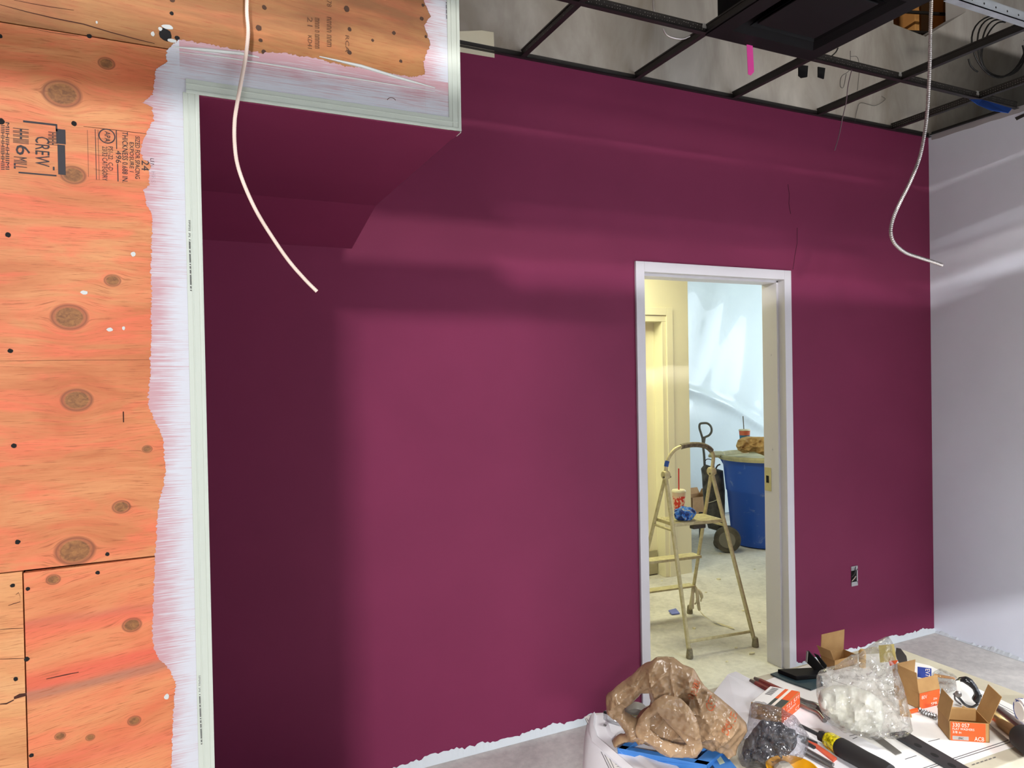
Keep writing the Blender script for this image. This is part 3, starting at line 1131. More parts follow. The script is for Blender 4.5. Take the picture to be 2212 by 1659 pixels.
def ring(x0, x1, y0, y1, i0, z0, i1, z1, th):
    """square collar sloping from inset i0 at z0 to inset i1 at z1"""
    mb = MB()
    for i_, z_ in ((i0, z0), (i1, z1), (i1, z1 + th), (i0, z0 + th)):
        mb.v += [(x0 + i_, y0 + i_, z_), (x1 - i_, y0 + i_, z_), (x1 - i_, y1 - i_, z_), (x0 + i_, y1 - i_, z_)]
    for r_ in range(4):
        for k in range(4):
            mb.f.append((r_ * 4 + k, r_ * 4 + (k + 1) % 4, ((r_ + 1) % 4) * 4 + (k + 1) % 4, ((r_ + 1) % 4) * 4 + k))
    return mb


ring(xa, xb, ya_, yb_, -.006, H - .004, .07, H - .004, .006).build('frame', M_BLK, dif)
ring(xa, xb, ya_, yb_, .07, H - .004, .15, H + .05, .003).build('cone', M_BLK2, dif)
ring(xa, xb, ya_, yb_, .12, H + .004, .17, H + .06, .003).build('cone', M_BLK2, dif)
MB().box((xa + .14, ya_ + .14, H + .006), (xb - .14, yb_ - .14, H + .012)).build('plaque', M_BLK, dif, bevel=.002)
MB().box((xa + .03, ya_ + .03, H + .06), (xb - .03, yb_ - .03, H + .25)).build('plenum', M_BLK2, dif)
MB().tube([((xa + xb) / 2, (ya_ + yb_) / 2, H + .25), ((xa + xb) / 2, (ya_ + yb_) / 2, H + .9)], .14, 20).build('duct', mat('silver flex duct', (130, 130, 134), .4, .6), dif, smooth=True)

# ------------------------------------------------------------------ hanging cables and wires
def spline(pts, n=6):
    P = [Vector(p) for p in pts]
    P = [P[0] * 2 - P[1]] + P + [P[-1] * 2 - P[-2]]
    out = []
    for i in range(1, len(P) - 2):
        for k in range(n):
            t_ = k / n
            a, b_, c, d = P[i - 1:i + 3]
            out.append(.5 * ((2 * b_) + (c - a) * t_ + (2 * a - 5 * b_ + 4 * c - d) * t_ ** 2 + (3 * b_ - a - 3 * c + d) * t_ ** 3))
    out.append(P[-2])
    return out


def arc_resample(pts, step):
    out = [pts[0]]
    acc = 0
    for a, b_ in zip(pts[:-1], pts[1:]):
        L = (b_ - a).length
        pos = step - acc
        while pos <= L:
            out.append(a.lerp(b_, pos / L))
            pos += step
        acc = L - (pos - step)
    return out


def ribbed(pts, r, pitch, name, m_, label, cat, depth=.14):
    P = arc_resample(spline(pts, 24), pitch / 2)
    rs = [r * (1 if i % 2 else 1 - depth) for i in range(len(P))]
    return tag(MB().tube(P, rs, 10).build(name, m_, smooth=40), label, cat)


W1 = [(535, -60), (533, 20), (536, 70), (531, 120), (522, 170), (513, 220), (507, 262), (507, 310), (513, 355), (530, 405), (556, 460), (590, 515), (625, 565), (660, 605), (685, 630)]
dep = [DP - .016, DP - .016, DP - .017, DP - .018, DP - .02, DP - .024, DP - .03] + [DP - .04] * 8
M_WHT = mat('off white cable sheath', (236, 214, 200), .5)
ribbed([at(u, v, 'y', y_) for (u, v), y_ in zip(W1, dep)], .0042, .0055, 'hanging_cable', M_WHT, 'off white cable hanging in front of the plywood and curving over the plum niche', 'cable', .07)
W2 = [(2014, -80), (2012, 0), (2010, 60), (2008, 150), (2003, 240), (1995, 300), (1985, 345), (1965, 395), (1945, 435), (1930, 470), (1924, 500), (1932, 525), (1955, 545), (1985, 556), (2010, 564), (2036, 573)]
M_ARM = mat('aluminium armour', (205, 198, 196), .35, .55)
ribbed([at(u, v, 'y', 2.02) for u, v in W2], .0078, .0088, 'hanging_cable', M_ARM, 'silver armoured cable hanging down near the corner with the white wall', 'cable', .22)
M_WIRE = mat('grey wire', (96, 92, 90), .5)
M_BCAB = mat('black cable jacket', (18, 17, 18), .5)


def wire(px, y_, r, name, m_, label, cat='wire', n=8, parent=None):
    P = spline([at(u, v, 'y', y_) for u, v in px], 8)
    o = MB().tube(P, r, n).build(name, m_, parent, smooth=True)
    return o if parent else tag(o, label, cat)


wire([(1841, 146), (1832, 185), (1828, 220), (1820, 255), (1813, 290), (1803, 325)], 2.346, .0022, 'hanging_wire', mat('dull plum wire', (120, 100, 108), .5), 'thin grey wire dangling below the grid over the plum wall')
wire([(1837, 110), (1835, 150), (1818, 165), (1815, 185), (1822, 188), (1828, 160)], 2.62, .0018, 'looped_wire', M_WIRE, 'thin looped tie wire beside the black diffuser')
wire([(1838, 122), (1852, 124), (1856, 150), (1852, 195)], 2.62, .0015, 'bent_wire', M_WIRE, 'thin bent wire hanging in the open grid square')
wire([(1846, 266), (1852, 236), (1860, 222), (1890, 228), (1912, 215), (1905, 208)], 2.846, .0014, 'curled_wire', M_WIRE, 'thin curled wire low in the grid beside the dangling wire')
wire([(1410, -20), (1412, 20), (1418, 38)], 2.6, .0045, 'flex_conduit', M_ARM, 'short grey flexible conduit coming down above the grid', 'conduit')
wire([(1432, 62), (1440, 75), (1455, 82), (1475, 84), (1490, 78)], 2.38, .0035, 'flex_conduit', M_ARM, 'pale loop of flexible conduit resting on the main tee', 'conduit')
wire([(1795, 122), (1800, 118), (1806, 112), (1810, 104)], 2.4, .003, 'cable_stub', M_BCAB, 'short black cable stub at the corner of the diffuser', 'cable')
coil = thing('cable_coil', at(2160, 175, 'y', 2.30), 'coil of black cable hanging above the ceiling grid', 'cable coil')
for k in range(4):
    pts = []
    for a in np.linspace(math.radians(60 + 6 * k), math.radians(395 - 9 * k), 30):
        u = 2158 + k * 2.5 + (58 - 4.5 * k) * math.cos(a) + 6 * math.sin(2 * a + k)
        v = 100 + 2 * k + (68 - 3 * k) * -math.sin(a)
        pts.append(at(u, v, 'y', 2.30 + .008 * k))
    MB().tube(pts, .0042, 6).build('loop', M_BCAB, coil, smooth=True)
wire([(2092, 127), (2096, 140), (2104, 150), (2112, 155)], 2.29, .004, 'tail', M_BCAB, '', parent=coil)
# flagging ribbon, straps, masking tape
P = [at(u, v, 'y', 2.338) for u, v in ((1613, 96), (1626, 98), (1629, 155), (1622, 163), (1616, 160))]
tag(MB().prism(P, (0, .0012, 0)).build('flagging_ribbon', mat('hot pink ribbon', (236, 74, 164), .5, var=.05)), 'hot pink flagging ribbon hanging from the edge of the black diffuser', 'ribbon')
for px, lb in ((((1726, 140), (1746, 142), (1744, 166), (1732, 168), (1726, 163)), 'wider black strap end hanging under the diffuser corner'), (((1768, 144), (1783, 147), (1780, 170), (1768, 166)), 'narrower black strap end with a pale tie hanging beside the diffuser')):
    tag(MB().prism([at(u, v, 'y', 2.50) for u, v in px], (0, .006, 0)).build('strap_end', M_BLK), lb, 'strap', 'black straps under the diffuser')
t0 = at(2092, 214, 'y', TY[0] - .02)
P = [at(2094, 214, 'y', TY[0] - .015), at(2122, 215, 'y', TY[0] - .015), at(2186, 234, 'y', 2.2), at(2178, 244, 'y', 2.2), at(2140, 238, 'y', 2.25), at(2112, 226, 'y', 2.3)]
tag(MB().prism(P, (0, 0, -.002)).build('masking_tape', mat('blue masking tape', (44, 92, 190), .6)), 'strip of blue masking tape stuck under the ceiling grid near the corner', 'tape')

# plain electrical box let into the plum wall
ob = thing('outlet_box', at(1845, 1264, 'y', D), 'bare metal outlet box with wires in the plum wall right of the door', 'outlet box')
q = [at(1838, 1224, 'y', D), at(1852, 1264, 'y', D)]
M_STL = mat('galvanised box steel', (186, 184, 186), .4, .4)
x0, x1, z0, z1 = q[0].x, q[1].x, q[1].z, q[0].z
MB().box((x0, D - .004, z0), (x1, D + .002, z0 + .024)).box((x0, D - .004, z1 - .024), (x1, D + .002, z1)).box((x1 - .008, D - .004, z0 + .018), (x1, D + .002, z1 - .018)).build('mud_ring', M_STL, ob)
MB().box((x0, D - .0025, z0 + .016), (x1 - .008, D - .001, z1 - .016)).build('box_void', M_HOLE, ob)
for k in range(4):
    z_ = z0 + .03 + k * .012
    MB().tube([(x0 + .004, D - .002, z_), (x0 + .014, D - .014, z_ + .02), (x0 + .024, D - .012, z_ + .028 + .006 * k), (x0 + .03, D - .003, z_ + .02)], .0022, 6).build('conductor', [M_WHT, M_BCAB, M_WIRE, M_BCAB][k], ob, smooth=True)

# ------------------------------------------------------------------ step ladder just inside the next room
M_LAD = mat('paint spattered cream steel', (206, 198, 158), .5, .1, rgb2=(178, 168, 128), vscale=40)
M_GRIP = mat('dark worn grip', (84, 78, 66), .7, vscale=60, rgb2=(130, 122, 104))
M_RUB = mat('grey rubber', (74, 70, 66), .8)
M_FOOT = mat('dusty rubber foot', (150, 142, 116), .8, rgb2=(112, 106, 90), vscale=60)
FL, FR = Vector((2.624, 3.234, 0)), Vector((3.076, 3.189, 0))
BR = Vector((3.120, 3.837, 0))
BL = FL + (BR - FR)
yp = 3.49
PL, PR = at(1438, 1026, 'y', yp + .02), at(1537, 1018, 'y', yp - .02)
lad = thing('step_ladder', (FL + FR + BL + BR) / 4, 'cream folding step ladder with a curved hand rail standing inside the doorway', 'step ladder')
up3 = Vector((0, 0, .012))
for f_, p_ in ((FL, PL), (FR, PR)):
    MB().tube([f_ + up3, p_], .0125, 10).build('front_leg', M_LAD, lad, smooth=True)
for f_, p_ in ((BL, PL), (BR, PR)):
    MB().tube([f_ + up3, p_], .0115, 10).build('rear_leg', M_LAD, lad, smooth=True)
for f_ in (FL, FR, BL, BR):
    d_ = (PL - FL).normalized()
    MB().lathe(f_, [(.019, 0), (.021, .008), (.017, .045), (.0145, .055)], 12).build('foot', M_FOOT, lad, smooth=True)
# hand rail: a bent tube rising from the hinges, gripped at the top
rail = [(1438, 1026), (1439, 1008), (1444, 990), (1455, 974), (1468, 966), (1490, 961), (1512, 961), (1528, 966), (1538, 976), (1541, 990), (1537, 1018)]
R = spline([at(u, v, 'y', yp + .02 - .04 * (u - 1438) / 100) for u, v in rail], 6)
MB().tube(R, .0115, 10).build('hand_rail', M_LAD, lad, smooth=True)
n = len(R)
MB().tube(R[int(n * .42):int(n * .80)], .0165, 10).build('grip', M_GRIP, lad, smooth=True)
i = int(n * .11)
MB().tube(R[i:i + 5], .0135, 10).build('tape_wrap', mat('blue tape', (38, 84, 170), .6), lad, smooth=True)
for p_ in (PL, PR):
    h = MB().lathe(p_ - Vector((.02, 0, 0)), [(.022, 0), (.027, .006), (.027, .034), (.022, .04)], 16, ax=(1, 0, 0)).build('hinge', M_LAD, lad, smooth=True)
    MB().tube([p_ + Vector((-.026, -.01, -.012)), p_ + Vector((.03, -.01, -.012))], .006, 8).build('rivet', M_GRIP, h)


def on(a, b_, z):
    t_ = (z - a.z) / (b_.z - a.z)
    return a.lerp(b_, t_)


zp = at(1568, 1133, 'y', 3.33).z
q = [on(FL, PL, zp), on(FR, PR, zp), on(BR, PR, zp + .0), on(BL, PL, zp)]
ins = Vector((.012, 0, 0))
pl = MB().prism([q[0] + ins, q[1] - ins, q[2] - ins, q[3] + ins], (0, 0, .022)).build('platform', M_LAD, lad, bevel=.004)
for k in range(6):
    a = q[0].lerp(q[3], (k + .7) / 6.6) + Vector((.03, 0, .022))
    c = q[1].lerp(q[2], (k + .7) / 6.6) + Vector((-.03, 0, .022))
    MB().tube([a, c], .003, 6).build('tread_rib', M_LAD, pl)
c = (q[0] + q[1]) / 2
MB().box((c.x - .045, c.y - .01, zp - .022), (c.x + .045, c.y + .03, zp)).build('latch', M_RUB, pl, bevel=.002)
for s_, fx in ((0, .30), (1, .55)):
    z_ = at(1510, 1193, 'y', 3.72).z if s_ == 0 else at(1490, 1262, 'y', 3.78).z
    a, c = on(BL, PL, z_), on(BR, PR, z_)
    if s_ == 0:
        MB().frame(a + Vector((0, -.03, -.018)), c - a, (0, .09, 0), (0, 0, .018)).build('step', M_LAD, lad, bevel=.003)
    else:
        MB().frame(a + Vector((0, -.02, -.012)), c - a, (0, .07, 0), (0, 0, .012)).build('step', M_LAD, lad, bevel=.003)
za = .085
MB().tube([on(FL, PL, za), on(FR, PR, za)], .009, 8).build('brace_bar', M_LAD, lad, smooth=True)
MB().tube([on(FL, PL, zp - .02), on(BL, PL, zp - .02)], .008, 8).build('side_bar', M_LAD, lad, smooth=True)
MB().tube([on(FR, PR, zp - .02), on(BR, PR, zp - .02)], .008, 8).build('side_bar', M_LAD, lad, smooth=True)

# things on the platform
zt = zp + .0255


def cup(name, base, h, r0, r1, label, mats, straw):
    o = thing(name, base, label, 'drink cup')
    B = Vector(base)
    MB().lathe(B, [(r0, 0), (r0 + (r1 - r0) * .25, h * .25)], 20).build('lower_sleeve', mats[0], o, smooth=True)
    MB().lathe(B, [(r0 + (r1 - r0) * .25, h * .25), (r0 + (r1 - r0) * .8, h * .8)], 20).build('sleeve', mats[1], o, smooth=True)
    MB().lathe(B, [(r0 + (r1 - r0) * .8, h * .8), (r1, h)], 20).build('upper_sleeve', mats[2], o, smooth=True)
    MB().lathe(B + Vector((0, 0, h)), [(r1 * 1.06, 0), (r1 * 1.06, .006), (r1 * .93, .014), (r1 * .85, .014)], 20).build('lid', mats[3], o, smooth=True)
    MB().tube([B + Vector((0, 0, h * .5)), B + Vector(straw)], .0042, 8).build('straw', mats[4], o, smooth=True)
    return o


def cupprint(name, base, ink):
    t = NT(name)
    s = t.sep(nn(t.t, 'ShaderNodeTexCoord').outputs['Object'])
    v = t.comb(t.m_('MULTIPLY', s[0], 60), t.m_('MULTIPLY', s[1], 60), t.m_('MULTIPLY', s[2], 45))
    f = t.m_('GREATER_THAN', t.noise(v, 1.0, 2, .5), .5)
    t.L(t.mix(f, lin(*base), lin(*ink)), t.b.inputs['Base Color'])
    t.b.inputs['Roughness'].default_value = .35
    return t.m


M_CUPR = mat('red cup print', (224, 40, 36), .35)
M_CUPW = mat('pale pink cup', (240, 214, 190), .35)
M_CUPX = cupprint('red figured cup print', (246, 206, 186), (226, 62, 52))
M_LID = mat('clear white lid', (232, 228, 200), .3)
u_, v_ = 1467, 1096
cb = at(1467, 1104, 'z', zt)
cup('drink_cup', cb, .125, .030, .044, 'red patterned drink cup with a long red straw on the ladder platform', (M_CUPX, M_CUPX, M_CUPW, M_LID, M_CUPR), at(1466, 1012, 'y', cb.y) - cb)

t = NT('crumpled blue tape')
f = t.noise(nn(t.t, 'ShaderNodeTexCoord').outputs['Object'], 28, 3, .6, .5)
t.L(t.ramp(f, [(.3, lin(22, 52, 120)), (.47, lin(40, 108, 200)), (.56, lin(64, 138, 222)), (.6, lin(176, 164, 140))], 'CONSTANT'), t.b.inputs['Base Color'])
t.b.inputs['Roughness'].default_value = .5
c = at(1479, 1112, 'z', zt + .03)
bm = bmesh.new()
bmesh.ops.create_icosphere(bm, subdivisions=4, radius=1)
mb = MB()
for v in bm.verts:
    n_ = Vector(v.co)
    P2 = np.array([[n_.x + n_.z * .7, n_.y + n_.z * .4]])
    r = 1 + .16 * math.sin(n_.x * 5 + 3 * n_.z) * math.sin(n_.y * 6 + 1) + .1 * abs(math.sin(n_.x * 11 + n_.y * 9)) + .1 * abs(math.sin(n_.z * 9 - n_.y * 7)) 
    mb.v.append((c.x + n_.x * .058 * r, c.y + n_.y * .045 * r, max(zt + .0005, c.z + .004 + n_.z * .040 * r)))
mb.f = [tuple(v.index for v in f_.verts) for f_ in bm.faces]
bm.free()
tag(mb.build('tape_wad', t.m), 'crumpled wad of used blue masking tape on the ladder platform', 'tape wad')

# ------------------------------------------------------------------ blue rolling bin
t = NT('scuffed blue plastic')
p = nn(t.t, 'ShaderNodeTexCoord').outputs['Object']
f = t.noise(p, 7, 6, .7, 1.0)
t.L(t.mix(t.ramp(f, [(.60, (0, 0, 0)), (.75, (.45, .45, .45))]), lin(34, 84, 186), lin(176, 190, 214)), t.b.inputs['Base Color'])
t.b.inputs['Roughness'].default_value = .38
M_BIN = t.m
M_BINRIM = mat('dusty cream rim', (196, 190, 150), .6, rgb2=(150, 146, 118))
bc = Vector((5.03, 5.08, 0))
zr = .835
binr = thing('rolling_bin', bc, 'large blue rolling bin with scuffs standing behind the ladder', 'bin')
body = [(.22, .005), (.285, .01), (.298, .05), (.335, .50), (.343, .51), (.345, .53), (.372, zr - .02), (.36, zr - .02), (.325, .52), (.285, .08), (.0, .05)]
MB().lathe(bc, body, 40, 1.0, 1.0).build('tub', M_BIN, binr, smooth=35)
MB().lathe(bc, [(.372, zr - .03), (.408, zr - .028), (.415, zr), (.402, zr + .014), (.37, zr + .012), (.365, zr - .02)], 40).build('rim', M_BINRIM, binr, smooth=35)
cam_dir = Vector((bc.x, bc.y, 0)).normalized()
lf = Vector((-cam_dir.y, cam_dir.x, 0))
MB().prism([bc + lf * .33 + Vector((0, 0, zr - .16)), bc + lf * .40 + Vector((0, 0, zr - .03)), bc + lf * .47 + Vector((0, 0, zr - .02)), bc + lf * .47 + Vector((0, 0, zr - .0)), bc + lf * .36 + Vector((0, 0, zr - .0))], cam_dir * .05).build('handle_web', M_BIN, binr, bevel=.004)
MB().frame(bc + lf * .38 - cam_dir * .18 + Vector((0, 0, zr - .012)), lf * .11, cam_dir * .36, (0, 0, .025)).build('handle', M_BINRIM, binr, bevel=.008)
M_TYRE = mat('dusty black tyre', (70, 66, 58), .8, rgb2=(110, 104, 90))
for s_ in (0,):
    wc = at(1571, 1152, 'y', 4.97)
    wc = Vector((wc.x, wc.y, .119))
    w_ = MB().lathe(wc - cam_dir * .03, [(.07, .0), (.112, .004), (.118, .02), (.118, .045), (.112, .06), (.07, .064)], 28, ax=cam_dir).build('wheel', M_TYRE, binr, smooth=40)
    MB().lathe(wc - cam_dir * .036, [(.03, 0), (.072, .004), (.075, .012)], 22, ax=cam_dir).build('hub', mat('grey wheel hub', (128, 124, 112), .6), w_, smooth=40)
    wc2 = at(1553, 1150, 'y', 5.1)
    w_ = MB().lathe(Vector((wc2.x, wc2.y, .055)), [(.02, 0), (.05, .003), (.054, .012), (.054, .03), (.02, .034)], 20, ax=cam_dir).build('caster', M_TYRE, binr, smooth=40)
MB().frame(bc + lf * .20 - cam_dir * .02 + Vector((0, 0, .11)), lf * .14, cam_dir * .04, (0, 0, .035)).build('axle_bracket', M_RUB, binr)

# tan drop cloth bundled on the rim
M_CLOTH = mat('tan canvas', (206, 172, 118), .85, rgb2=(160, 124, 78), vscale=25)
yc = 4.93
oc = [(1590, 962), (1594, 950), (1602, 945), (1614, 942), (1630, 943), (1644, 943), (1664, 942), (1690, 948), (1710, 970), (1705, 998), (1690, 992), (1668, 988), (1650, 984), (1630, 976), (1606, 978), (1594, 972)]
nb = -Vector((bc.x, bc.y, 0)).normalized()
base_c = at(1640, 965, 'y', yc)


def on_plane(u, v, P0, nrm):
    d = FW + RT * ((u - IW / 2) / FPX) - UP * ((v - IH / 2) / FPX)
    t_ = (Vector(P0) - CAM).dot(nrm) / d.dot(nrm)
    return CAM + d * t_


cl = puff([on_plane(u, v, base_c, nb) for u, v in oc], base_c, nb, .06, .007, .045, 75, 4, sharp=1.6)
tag(cl.build('drop_cloth', M_CLOTH, smooth=60), 'tan canvas drop cloth bundled on top of the blue bin', 'drop cloth')
cb = at(1609, 978, 'y', 5.22)
cb = Vector((cb.x, cb.y, zr + .015))
hb = at(1609, 930, 'y', 5.22).z - cb.z
M_TEAL = mat('blue cup band', (58, 130, 176), .4)
M_CORAL = mat('coral cup band', (228, 120, 92), .4)
cup('drink_cup', cb, hb, .036, .052, 'striped drink cup with a dark straw standing behind the cloth on the blue bin', (M_CUPW, M_TEAL, M_CORAL, M_LID, M_GRIP), at(1605, 899, 'y', cb.y) - cb)

# ------------------------------------------------------------------ wheeled black bag with a loop handle
bagp = at(1530, 1165, 'z', 0)
yb = 5.55
gb = thing('wheeled_bag', Vector((at(1535, 1150, 'y', yb).x, yb, 0)), 'dusty black wheeled tool bag with a tall loop handle beside the blue bin', 'bag')
M_BAGK = mat('dusty black canvas', (62, 58, 56), .8, rgb2=(112, 108, 100), vscale=14)
M_POLE = mat('scuffed grey metal', (112, 112, 108), .45, .5)
nbg = -Vector((gb.location.x, yb, 0)).normalized()
P0 = at(1535, 1080, 'y', yb)
ol = [(1516, 1025), (1514, 1012), (1522, 1002), (1535, 1006), (1548, 1012), (1562, 1016), (1566, 1060), (1566, 1148), (1548, 1146), (1530, 1140), (1522, 1110), (1518, 1060)]
puff([on_plane(u, v, P0, nbg) for u, v in ol], P0, nbg, .09, .012, .02, 30, 12).build('body', M_BAGK, gb, smooth=60)
MB().tube(spline([on_plane(u, v, P0, nbg) for u, v in ((1524, 1120), (1523, 1035), (1521, 985), (1518, 958))], 4), .012, 8).build('pole', M_POLE, gb, smooth=True)
lp = [(1518, 948), (1514, 935), (1511, 925), (1512, 916), (1520, 914), (1529, 915), (1536, 922), (1537, 932), (1532, 940), (1524, 944)]
MB().tube(spline([on_plane(u, v, P0, nbg) for u, v in lp + [lp[0]]], 4), .011, 8).build('loop_handle', M_POLE, gb, smooth=True)
MB().prism([on_plane(u, v, P0, nbg) for u, v in ((1515, 944), (1525, 942), (1522, 965), (1519, 976), (1517, 972))], nbg * .012).build('handle_neck', M_POLE, gb)
MB().tube(spline([on_plane(u, v, P0 + nbg * -.02, nbg) for u, v in ((1522, 998), (1527, 992), (1536, 993), (1541, 1000), (1543, 1012))], 5), .005, 6).build('hook', M_POLE, gb, smooth=True)
MB().tube(spline([on_plane(u, v, P0 + nbg * .1, nbg) for u, v in ((1546, 1013), (1550, 1006), (1556, 1003))], 5), .008, 6).build('strap', M_BAGK, gb, smooth=True)
MB().tube(spline([on_plane(u, v, P0 + nbg * .11, nbg) for u, v in ((1530, 1086), (1538, 1084), (1548, 1080), (1553, 1076))], 5), .004, 6).build('cord', M_LID, gb, smooth=True)
MB().tube([(gb.location.x - .12, yb, .001), (gb.location.x - .12, yb, .25)], .02, 8).build('stand', M_RUB, gb)
MB().tube([(gb.location.x + .12, yb, .001), (gb.location.x + .12, yb, .25)], .02, 8).build('stand', M_RUB, gb)

# cardboard box on the floor by the far wall
M_KRAFT = mat('kraft cardboard', (190, 150, 108), .8, rgb2=(168, 128, 88))
yk = 6.02
a, c = at(1495, 1075, 'y', yk), at(1522, 1075, 'y', yk)
tz = at(1500, 1075, 'y', yk).z
kb = thing('cardboard_box', ((a.x + c.x) / 2, yk, 0), 'tall open brown cardboard box on the floor beside the cream wall corner', 'box')
MB().box((a.x, yk, 0), (a.x + .004, yk + .2, tz)).box((c.x + .1, yk, 0), (c.x + .104, yk + .2, tz)).box((a.x, yk, 0), (c.x + .1, yk + .004, tz)).box((a.x, yk + .196, 0), (c.x + .1, yk + .2, tz)).box((a.x, yk, 0), (c.x + .1, yk + .2, .004)).build('body', M_KRAFT, kb)
MB().frame((a.x, yk + .196, tz), (c.x + .1 - a.x, 0, 0), (0, .004, 0), (0, .04, .06)).build('flap', M_KRAFT, kb)
MB().frame((c.x + .1, yk, tz), (.004, 0, 0), (0, .2, 0), (.03, 0, .05)).build('flap', M_KRAFT, kb)

# scraps on the floor: a twisted paper strip tied to the ladder, a blue scrap, crumbs
M_STRIP = mat('dusty paper', (232, 226, 196), .7)
sp = [at(1505, 1310, 'z', .05), at(1520, 1330, 'z', .012), at(1545, 1345, 'z', .006), at(1565, 1352, 'z', .004), at(1585, 1358, 'z', .003)]
mb = MB()
for i, p_ in enumerate(spline(sp, 5)):
    w_ = .014 + .008 * math.sin(i * .7)
    s_ = Vector((.35, .9, .3 * math.sin(i * .5)))
    mb.v += [tuple(p_ - s_ * w_), tuple(p_ + s_ * w_ + Vector((0, 0, .003))), tuple(p_ - s_ * w_ + Vector((0, 0, .0015))), tuple(p_ + s_ * w_ + Vector((0, 0, .0045)))]
    if i:
        k = 4 * i
        mb.f += [(k - 4, k - 3, k + 1, k), (k + 2, k + 3, k - 1, k - 2)]
tag(mb.build('paper_strip', M_STRIP), 'long twisted paper strip trailing over the floor from the ladder leg', 'paper strip')
kn = on(BR, PR, .17)
rag = thing('tied_rag', kn, 'dusty rag knotted round the rear ladder leg', 'rag')
for k in range(5):
    a = k * 1.3
    MB().tube(spline([kn, kn + Vector((.025 * math.cos(a), -.02, .02 * math.sin(a) + .01)), kn + Vector((.045 * math.cos(a), -.03, -.03 - .02 * k)), kn + Vector((.05 * math.cos(a + .4), -.02, -.07 - .012 * k))], 4), [.009] * 6 + [.011] * 4 + [.005] * 3, 6).build('tail', M_STRIP, rag, smooth=True)
a = at(1455, 1326, 'z', .0)
tag(MB().prism([a + Vector(v) for v in ((-.03, -.02, .002), (.03, -.03, .002), (.035, .02, .02), (-.02, .03, .012))], (0, 0, .008)).build('tape_scrap', mat('violet blue scrap', (120, 132, 214), .6), bevel=.002), 'small violet blue scrap lying on the floor by the ladder', 'scrap')
cr = [(1553, 1252, 9), (1605, 1320, 6), (1500, 1358, 7), (1624, 1413, 9), (1556, 1196, 6), (1630, 1230, 5), (1430, 1255, 5), (1478, 1347, 4), (1590, 1400, 5), (1525, 1280, 5), (1640, 1345, 5), (1570, 1430, 5)]
for k, (u, v, s_) in enumerate(cr):
    p_ = at(u, v, 'z', 0)
    r_ = s_ * .0019
    mb = MB()
    vs = [p_ + Vector((r_ * math.cos(a) * random.uniform(.6, 1.3), r_ * .8 * math.sin(a) * random.uniform(.6, 1.3), 0)) for a in np.linspace(0, 5.4, 6)]
    tag(mb.prism(vs, (r_ * .1, 0, r_ * .5)).build('plaster_crumb', M_STRIP), 'pale plaster crumb on the floor beyond the doorway', 'crumb', 'plaster crumbs on the floor beyond the doorway')

# ------------------------------------------------------------------ work table with its clutter
ZTAB = .75


def T(u, v, h=0.0):
    return at(u, v, 'z', ZTAB + h)


M_BOARD = mat('pale worn board', (206, 200, 178), .7, rgb2=(186, 178, 156), vscale=6)
M_PAPER = mat('white plan paper', (244, 242, 238), .75, var=.03)
M_PAPER2 = mat('cooler white paper', (242, 242, 246), .75, var=.03)
M_PRINT = mat('grey printing', (92, 92, 96), .8)
M_LEG = mat('grey folding leg', (120, 120, 122), .5, .5)
tb = thing('work_table', (1.454, 1.25, 0), 'pale board work table covered in plans and tools', 'table')
X0, X1, Y0, Y1 = .915, 2.047, .955, 1.552
cr_ = [(X0, Y0), (X1 - .02, Y0), (X1, Y0 + .02), (X1, Y1 - .06), (X1 - .02, Y1 - .025), (X1 - .06, Y1), (X0 + .08, Y1), (X0, Y1 - .06)]
MB().prism([(x_, y_, ZTAB - .022) for x_, y_ in cr_], (0, 0, .022)).build('tabletop', M_BOARD, tb, bevel=.003)
for x_ in (X0 + .08, X1 - .08):
    for y_ in (Y0 + .07, Y1 - .07):
        MB().tube([(x_, y_, 0), (x_, y_, ZTAB - .022)], .015, 10).build('leg', M_LEG, tb, smooth=True)
    MB().tube([(x_, Y0 + .07, .2), (x_, Y1 - .07, .2)], .011, 8).build('stretcher', M_LEG, tb, smooth=True)


def sheet(name, px, h, label, m_=M_PAPER, curl=None):
    P = [T(u, v, h) for u, v in px]
    if curl:
        for i, dz in curl.items():
            P[i] = P[i] + Vector((0, 0, dz))
    o = thing(name, (sum((p_.x for p_ in P)) / len(P), sum((p_.y for p_ in P)) / len(P), ZTAB + h), label, 'paper')
    mb = MB()
    mb.prism(P, (0, 0, .0006))
    mb.build('paper', m_, o)
    return o


def lines(o, segs, h, w=.0011, name='printed_lines'):
    mb = MB()
    for (u0, v0, u1, v1) in segs:
        a, c = T(u0, v0, h), T(u1, v1, h)
        d = (c - a)
        s_ = Vector((-d.y, d.x, 0)).normalized() * w
        mb.add([a - s_, c - s_, c + s_, a + s_], [(0, 1, 2, 3)])
    return mb.build(name, M_PRINT, o)


s1 = sheet('plan_sheet', [(1640, 1476), (1790, 1418), (1900, 1412), (2008, 1438), (2205, 1532), (2250, 1590), (2212, 1606), (2080, 1652), (1990, 1690), (1730, 1690), (1620, 1560)], .0008, 'large plan sheet under the washers box covering the right of the table', M_PAPER)
lines(s1, [(2120, 1500, 2212, 1548), (2118, 1503, 2210, 1552), (1990, 1665, 2205, 1596), (1992, 1660, 2200, 1592), (2005, 1602, 2030, 1596), (1955, 1640, 1980, 1632), (1800, 1470, 1830, 1480)] +
      [(2100 + 9 * k, 1652 - 3 * k, 2106 + 9 * k, 1650 - 3 * k) for k in range(6)], .0016)
s2 = sheet('plan_sheet', [(1572, 1463), (1590, 1458), (1640, 1477), (1700, 1512), (1800, 1560), (2000, 1672), (1900, 1720), (1700, 1720), (1610, 1600), (1540, 1500)], .0016, 'loose plan sheet under the crumpled brown bag and the orange label box', M_PAPER2, {0: .008, 1: .010})
